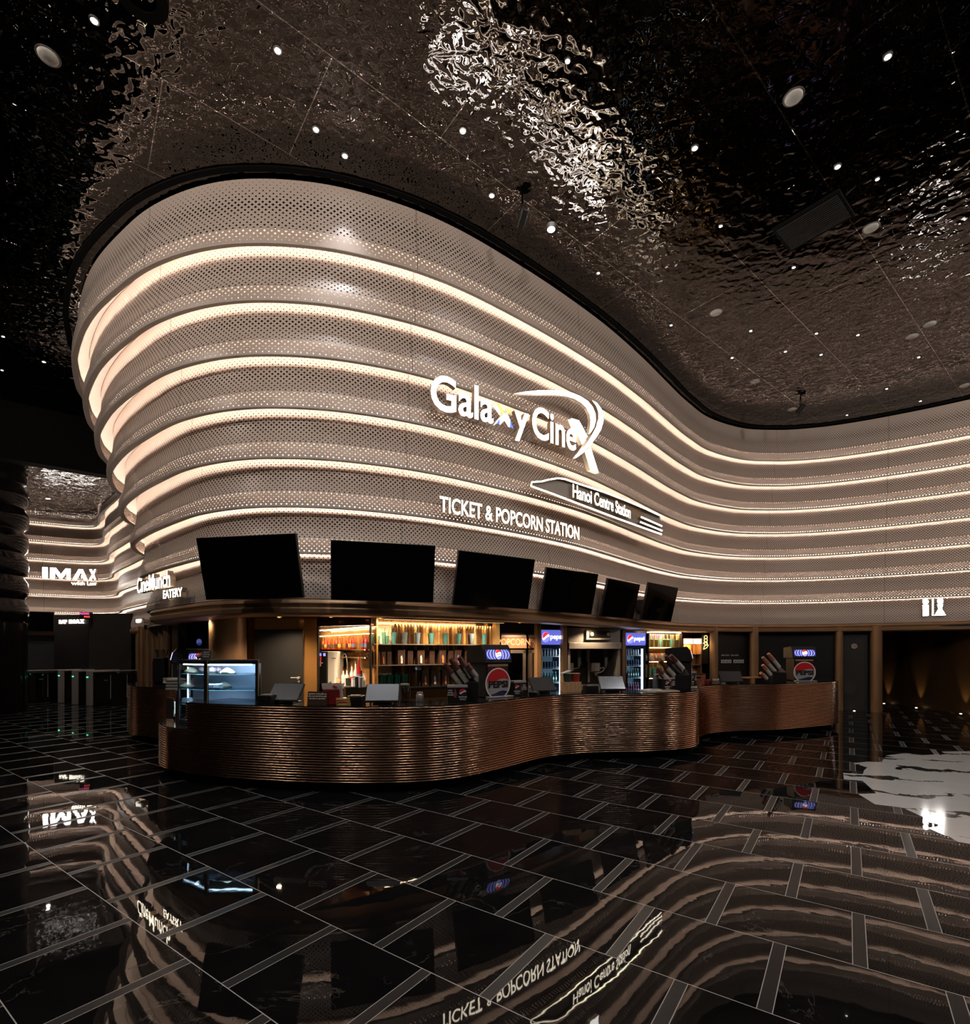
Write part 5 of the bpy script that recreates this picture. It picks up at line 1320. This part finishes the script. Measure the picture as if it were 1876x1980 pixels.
# lit cabinet and neon popcorn sign beside the pillar
cx_, cy_ = XY(1339, 15.3)
t = thing('hot_cabinet', 'tall warm lit glass cabinet left of the first bronze pillar', 'cabinet', (cx_, cy_, 0), .15)
MB().box((0, .32, 1.05), (.58, .03, 2.1)).box((-.29, .16, 1.05), (.03, .32, 2.1)).box((.29, .16, 1.05), (.03, .32, 2.1)).box((0, .16, .45), (.58, .32, .9)).build('cabinet', M_BRONZE, t)
MB().box((0, .29, 1.4), (.54, .02, 1.0)).build('lining', mat('orange_lining', (.55, .25, .06), .4), t)
MB().box((-.14, -.01, 2.0), (.26, .04, .15)).box((.16, -.01, 2.0), (.24, .04, .15)).build('lit_header', emis('cream_lightbox', (1, .82, .58), 2.2), t)
for z in (1.62, 1.30, .96): MB().box((0, .15, z), (.54, .28, .015)).build('shelf', M_CREAM, t)
MB().box((.0, .02, 1.4), (.04, .03, 1.02)).box((.06, -.01, 1.45), (.02, .02, .2)).build('door_frame', M_BRONZE, t)
l = bpy.data.lights.new('cabinet_light', 'POINT'); l.energy = 6; l.color = (1, .6, .25); l.shadow_soft_size = .05
lo = bpy.data.objects.new('lamp', l); COL.objects.link(lo); lo.parent = t; lo.location = (0, .15, 1.85)
nx, ny = XY(1365, 15.2)
t = thing('neon_sign', 'small golden neon outline of popcorn and a slice beside the pillar', 'neon sign', (nx, ny, 1.74), .1)
MB().box((0, .05, .10), (.20, .02, 1.0)).build('board', M_INK, t)
for k in range(3): MB().tube([(.05*math.cos(a*PI/4)*(1+.2*math.sin(a*3)), 0, .38-.09*k+.05*math.sin(a*PI/4)) for a in range(9)], .007, 6).build('tube', emis('neon_gold', (1, .66, .2), 3.5), t)
MB().tube([(-.08, 0, .20), (0, 0, .24), (.08, 0, .14), (.02, 0, .06), (-.07, 0, .02), (-.04, 0, .12), (.05, 0, .16)], .007, 6).build('tube', MATS['neon_gold'], t)
# ================================================================ left counter lobe, eatery wall
mx, my = XY(385.5, 9.7)
t = thing('wall_monitor', 'dark wall monitor showing a dim blue round logo behind the cake case', 'screen', (mx, my, zof(1255, 9.7)), .0)
MB().box((0, .03, .26), (.50, .05, .54)).build('housing', M_STEEL, t, bevel=.004); MB().box((0, .0, .265), (.48, .012, .515)).build('display', M_SCREEN, t)
emblem('logo', t, (.0, -.007, .13), .05, .062, (emis('dim_blue', (.10, .16, .45), .5), MATS['dim_blue'], E_NAVY))
MB().box((0, .3, .26), (.2, .5, .2)).build('wall_bracket', M_PLAST, t)
px_, py_ = XY(352, 10.6)
t = thing('poster', 'amber poster with a dark bird like figure left of the wall monitor', 'poster', (px_, py_, 1.72), -.2)
MB().box((0, .01, .27), (.20, .015, .66)).build('sheet', mat('amber_poster', (.30, .17, .06), .4, var=.3), t)
MB().prism([(-.07, -.05), (.03, -.05), (.07, .12), (.05, .33), (.0, .22), (-.02, .36), (-.07, .40), (-.085, .2)], -.004, .0, lambda a, b, h: (a, h, b)).build('figure', mat('dark_ink', (.03, .022, .018), .5), t)
lit_text('heading', 'MENU', .035, t, M_INK, (0, -.001, .46), ext=.004)
ec = [XY(a, b) for a, b in ((300, 11.3), (325, 10.62), (362, 9.9), (392, 9.5), (404, 9.52), (404, 10.1), (372, 11.2), (322, 12.2))]
ebx = MB().prism(ec, 0, 1.03, lambda a, b, h: (a, b, h)).build('back_counter', M_WALLK); tag(ebx, 'low black back counter carrying the turned fountain on the left', 'counter')
et = MB().prism(ec, 1.03, 1.055, lambda a, b, h: (a, b, h)).build('counter_top', M_STONE, ebx)
def lobe(px, Y, z=1.056): return Vector((*XY(px, Y), z))
# blender jars on the grinder
t = thing('blender', 'clear square blender jar on a black base at the left counter', 'blender', lobe(311, 11.15), .2)
MB().box((0, 0, .26), (.22, .24, .52)).build('base', M_PLAST, t, bevel=.01)
MB().lathe([(.085, .52), (.11, .70)], 4, Matrix.Rotation(PI/4, 4, 'Z')).build('jar', glass('blender_glass', (.8, .78, .75), .15), t); MB().bar((.10, 0, .54), (.14, 0, .68), .012).build('jar_handle', M_PLAST, t)
MB().box((-.125, .02, .22), (.03, .2, .42)).build('red_side', mat('dull_red', (.16, .02, .015), .4), t)
t = promo_box('black printed box on the left counter lobe below the turned fountain', lobe(326, 9.62), -.3, .26, .16, .16)
for i in range(4):
    t = thing('plate_stack', ('lowest', 'second', 'third', 'topmost')[i]+' grey tray of the pile left of the cake case', 'tray', lobe(341, 8.9, 1.056+.05*i), .15, 'grey trays piled by the cake case')
    MB().box((0, 0, .02), (.26-.01*i, .24, .04)).build('tray', M_GREYP, t, bevel=.012); MB().box((0, 0, .043), (.20, .18, .005)).build('liner', M_STEEL, t)
t = thing('cup_carton', 'orange carton with little black faces behind the turned fountain', 'carton', lobe(357, 10.3, 1.346), .1)
MB().box((0, 0, .05), (.22, .12, .10)).build('carton', mat('orange_card', (.55, .30, .10), .5), t); 
for k in (-.06, .03): MB().box((k, -.062, .06), (.03, .003, .02)).build('print', M_INK, t)
bx = thing('carton_stand', 'black stand carrying the orange carton on the left counter', 'stand', lobe(357, 10.3), .1)
MB().box((0, .01, .28), (.20, .14, .02)).build('top', M_PLAST, bx); MB().box((-.08, .01, .135), (.02, .12, .27)).box((.08, .01, .135), (.02, .12, .27)).build('leg', M_PLAST, bx)
# mirror side board left of the case
gx = Vector(XY(327, 7.6))
t = thing('mirror_board', 'small greenish mirror board left of the cake case', 'board', (gx.x, gx.y, ZB+NLOW*RH+.007), -.75)
MB().box((0, .02, .165), (.34, .02, .33)).build('board', mat('green_mirror', (.36, .36, .30), .08, 1.0), t); MB().box((0, .008, .165), (.30, .004, .29)).build('frame', mat('green_mirror2', (.45, .44, .38), .12, 1.0), t)

# ================================================================ lobby on the left: gates, portal, column, signs
M_SATG = mat('satin_grey', (.30, .295, .285), .4)
def turnstile(px, Y, label, L=1.5):
    x, y = XY(px, Y)
    d = Vector((.50, .866)); t = thing('turnstile', label, 'gate', (x, y, 0), math.atan2(d.y, d.x), 'black glass entry gates')
    MB().box((.06, 0, .53), (.12, .20, 1.06)).build('front_post', M_SATG, t, bevel=.02)
    MB().box((L/2, 0, .52), (L-.10, .012, .94)).box((L/2, 0, .10), (L-.04, .16, .18)).build('glass_panel', mat('black_glass', (.008, .008, .009), .05), t)
    MB().box((L/2, 0, 1.065), (L, .20, .035)).build('top_rail', M_SATG, t, bevel=.012)
    MB().box((L-.03, 0, .53), (.05, .18, 1.06)).build('rear_post', M_SATG, t, bevel=.02)
    for k in (.42, .74): MB().box((L*k, -.01, .55), (.018, .03, .78)).build('strut', M_SATG, t)
    MB().box((-.004, 0, .90), (.006, .10, .03)).build('status_light', emis('green_led', (.05, 1, .45), 3), t)
    MB().box((.5, -.012, .78), (.10, .006, .03)).build('print', M_GREYP, t)
turnstile(42, 16.55, 'black entry gate beside the dark column', 1.6)
turnstile(114, 16.9, 'entry gate in the middle left of the row', 1.3); turnstile(141, 16.4, 'entry gate in the middle right of the row', 1.3); turnstile(169, 15.95, 'right hand entry gate nearest the copper counter', 1.5)
# black portal, side wall
P0, P1 = XY(105, 18.3), XY(173, 17.9)
A, B = Vector(P0), Vector(P1); d = (B-A).normalized(); n_ = Vector((-d.y, d.x))
struct(MB().prism([A, B, B+n_*.9, A+n_*.9], 0, 2.98, lambda a, b, h: (a, b, h)).build('wall_portal', M_WALLK), 'black portal box of the hall entrance')
c = (A+B)/2-n_*.02; 
t = thing('portal_sign', 'small lit hall name lettering on the black portal', 'sign', (c.x, c.y, 2.67), math.atan2(d.y, d.x))
vs, fs = text_polys('RAP', .14, 1.0, .001, .03, 'LEFT'); MB().add(vs, fs, Matrix.Translation((-.56, 0, 0)) @ Matrix.Rotation(PI/2, 4, 'X')).build('lettering', emis('portal_letters', (1.0, .88, .74), 3.0), t, fixn=False)
IM_PORTAL = t
A2, B2 = Vector(XY(172, 17.7)), Vector(XY(254, 17.6)); d2 = (B2-A2).normalized(); n2 = Vector((-d2.y, d2.x))
struct(MB().prism([A2, B2, B2+n2*.12, A2+n2*.12], 0, 2.99, lambda a, b, h: (a, b, h)).build('wall_gate', mat('satin_black_panel', (.028, .027, .026), .33, spec=.5, vscale=3)), 'large satin black panel right of the portal')
c = Vector(XY(165, 17.6)); t = thing('led_display', 'tiny red and pink running text display above the portal corner', 'display', (c.x, c.y, 2.86), .1)
MB().box((0, .05, .06), (.34, .12, .24)).build('housing', M_INK, t)
lit_text('text_line', 'PHÒNG', .07, t, emis('pink_led', (1, .12, .45), 1.6), (-.03, -.012, .09), ext=.006, xs=.9); lit_text('text_line', 'IMAX', .06, t, emis('red_led', (1, .12, .06), 1.6), (.06, -.012, -.01), ext=.006, xs=.9)
# IMAX sign and lobby screen on the far left wall
LW = lambda px, off=.5: FAC.find(px, off, 0, S_FRONT-6)
def lob(px, py, off):
    L = FAC.find(px, off, 0.0); q = FAC.at(L, off); return L, zof(py, q.y)
t = thing('hall_sign', 'big glowing white hall sign on the far left wall above the gates', 'sign', (0, 0, 0))
def lob_text(txt, p0, p1, h, off, m, bold, nm):
    L0, z0 = lob(*p0, off); L1, z1 = lob(*p1, off); z = (z0+z1)/2
    vs, fs = text_polys(txt, h, 1, bold, 1.0, 'LEFT'); xa, xb = min(v[0] for v in vs), max(v[0] for v in vs)
    mb = MB(); 
    for x, y, zz in vs:
        q = FAC.at(L0+(L1-L0)*(x-xa)/(xb-xa), off+(.07 if zz > 0 else 0)); mb.v.append((q.x, q.y, z+y))
    mb.f = list(fs); mb.m = [0 if all(vs[i][2] > 0 for i in f) else 1 for f in fs]
    return mb.build(nm, [m, M_RETURN], t, fixn=False)
WIDE = {'I': (.34, [(0, 0), (0, 1), (.34, 1), (.34, 0)]), 'M': (1.5, [(0, 0), (0, 1), (.40, 1), (.75, .42), (1.10, 1), (1.5, 1), (1.5, 0), (1.18, 0), (1.18, .60), (.84, .03), (.66, .03), (.32, .60), (.32, 0)]),
        'A': (1.5, [(0, 0), (.55, 1), (.95, 1), (1.5, 0), (1.12, 0), (1.02, .2), (.80, .2), (.80, .42), (.90, .42), (.75, .72), (.52, .2), (.38, 0)]), 'X': (1.3, [(0, 0), (.45, .5), (.05, 1), (.45, 1), (.66, .72), (.88, 1), (1.27, 1), (.87, .5), (1.3, 0), (.90, 0), (.65, .28), (.40, 0)])}
def wide_word(word, gap=.16):
    out, x = [], 0
    for ch in word:
        w_, p_ = WIDE[ch]; out.append([(a+x, b) for a, b in p_]); x += w_+gap
    return out, x-gap
M_FAR = emis('far_sign', (1.0, .94, .88), 14.0)
(La, za), (Lb, zb) = lob(83, 1117, .58), lob(190, 1122, .58); ww, tw_ = wide_word('IMAX')
for p_ in ww:
    mb = MB().prism([(La+(Lb-La)*a/tw_, (za+zb)/2+b*.40) for a, b in p_], .58, .66, lambda L, z, o_: (*FAC.at(L, o_), z)); mb.m = [1]*len(mb.f); mb.m[1] = 0
    mb.build('letter', [M_FAR, M_RETURN], t); lob_text('with Laser', (139, 1130.5), (190, 1132), .13, .58, M_SIGNW, .001, 'small_lettering')
L, z = lob(66, 1221, .22); q = FAC.at(L, .22)
t = thing('lobby_screen', 'black wall screen left of the portal below the lit hall sign', 'screen', (q.x, q.y, z), FAC.yaw(L))
MB().box((0, .05, .38), (1.15, .07, .74)).build('housing', M_BEZEL, t, bevel=.005); MB().box((0, .012, .38), (1.12, .006, .70)).build('display', M_SCREEN, t); MB().box((0, .14, .38), (.3, .14, .3)).build('wall_bracket', M_BEZEL, t)
# small sign at the back bend
sL = S_FRONT-3.2
q = Vector(XY(268, 14.2))
t = thing('bend_sign', 'tiny warm lit letters on the pale return behind the eatery sign', 'sign', (q.x, q.y, zof(1205, 14.2)), -.5)
MB().box((0, .03, .06), (.42, .03, .16)).build('back_plate', M_SOFFIT, t); lit_text('lettering', 'RAP', .09, t, MATS['portal_letters'], (0, .0, .02), ext=.03, bold=.003)
MB().box((.0, .2, .06), (.2, .35, .1)).build('bracket', M_SOFFIT, t)
ww, tw_ = wide_word('IMAX')
for p_ in ww: MB().prism([(-.08+a*.13, b*.14) for a, b in p_], -.02, .01, lambda a, b, h: (a, h, b)).build('letter', MATS['portal_letters'], IM_PORTAL)
# big black column with bulging rings at the left edge
cx0, cy0 = XY(-27, 14.3); R0 = 14.3*62/FPX
prof = [(R0*.98, 0), (R0*.98, 2.5)]
for k in range(6):
    z0 = ZL[k]; prof += [(R0*.90, z0+.02), (R0*.98, z0+.10), (R0*1.02, z0+.30), (R0*1.0, z0+.48), (R0*.90, z0+.63)]
prof += [(R0*.97, 6.42), (R0*.97, 6.59)]
mm = mat('gloss_black', (.005, .005, .006), .16, spec=.3)
struct(MB().lathe(prof, 40, Matrix.Translation((cx0, cy0, 0))).build('column_left', mm, smooth=True), 'glossy black column with bulging rings at the left edge')
# lamps added to the lobby ceiling to light its wall and gates
for (x, y), lb in (((-14.0, 16.5), 'added downlight in the lobby ceiling above the gates'), ((-17.5, 15.5), 'added downlight in the lobby ceiling behind the column')):
    downlight((x, y, 6.6), lb, FILL_W*.8, .045, col=(1.0, .86, .74))
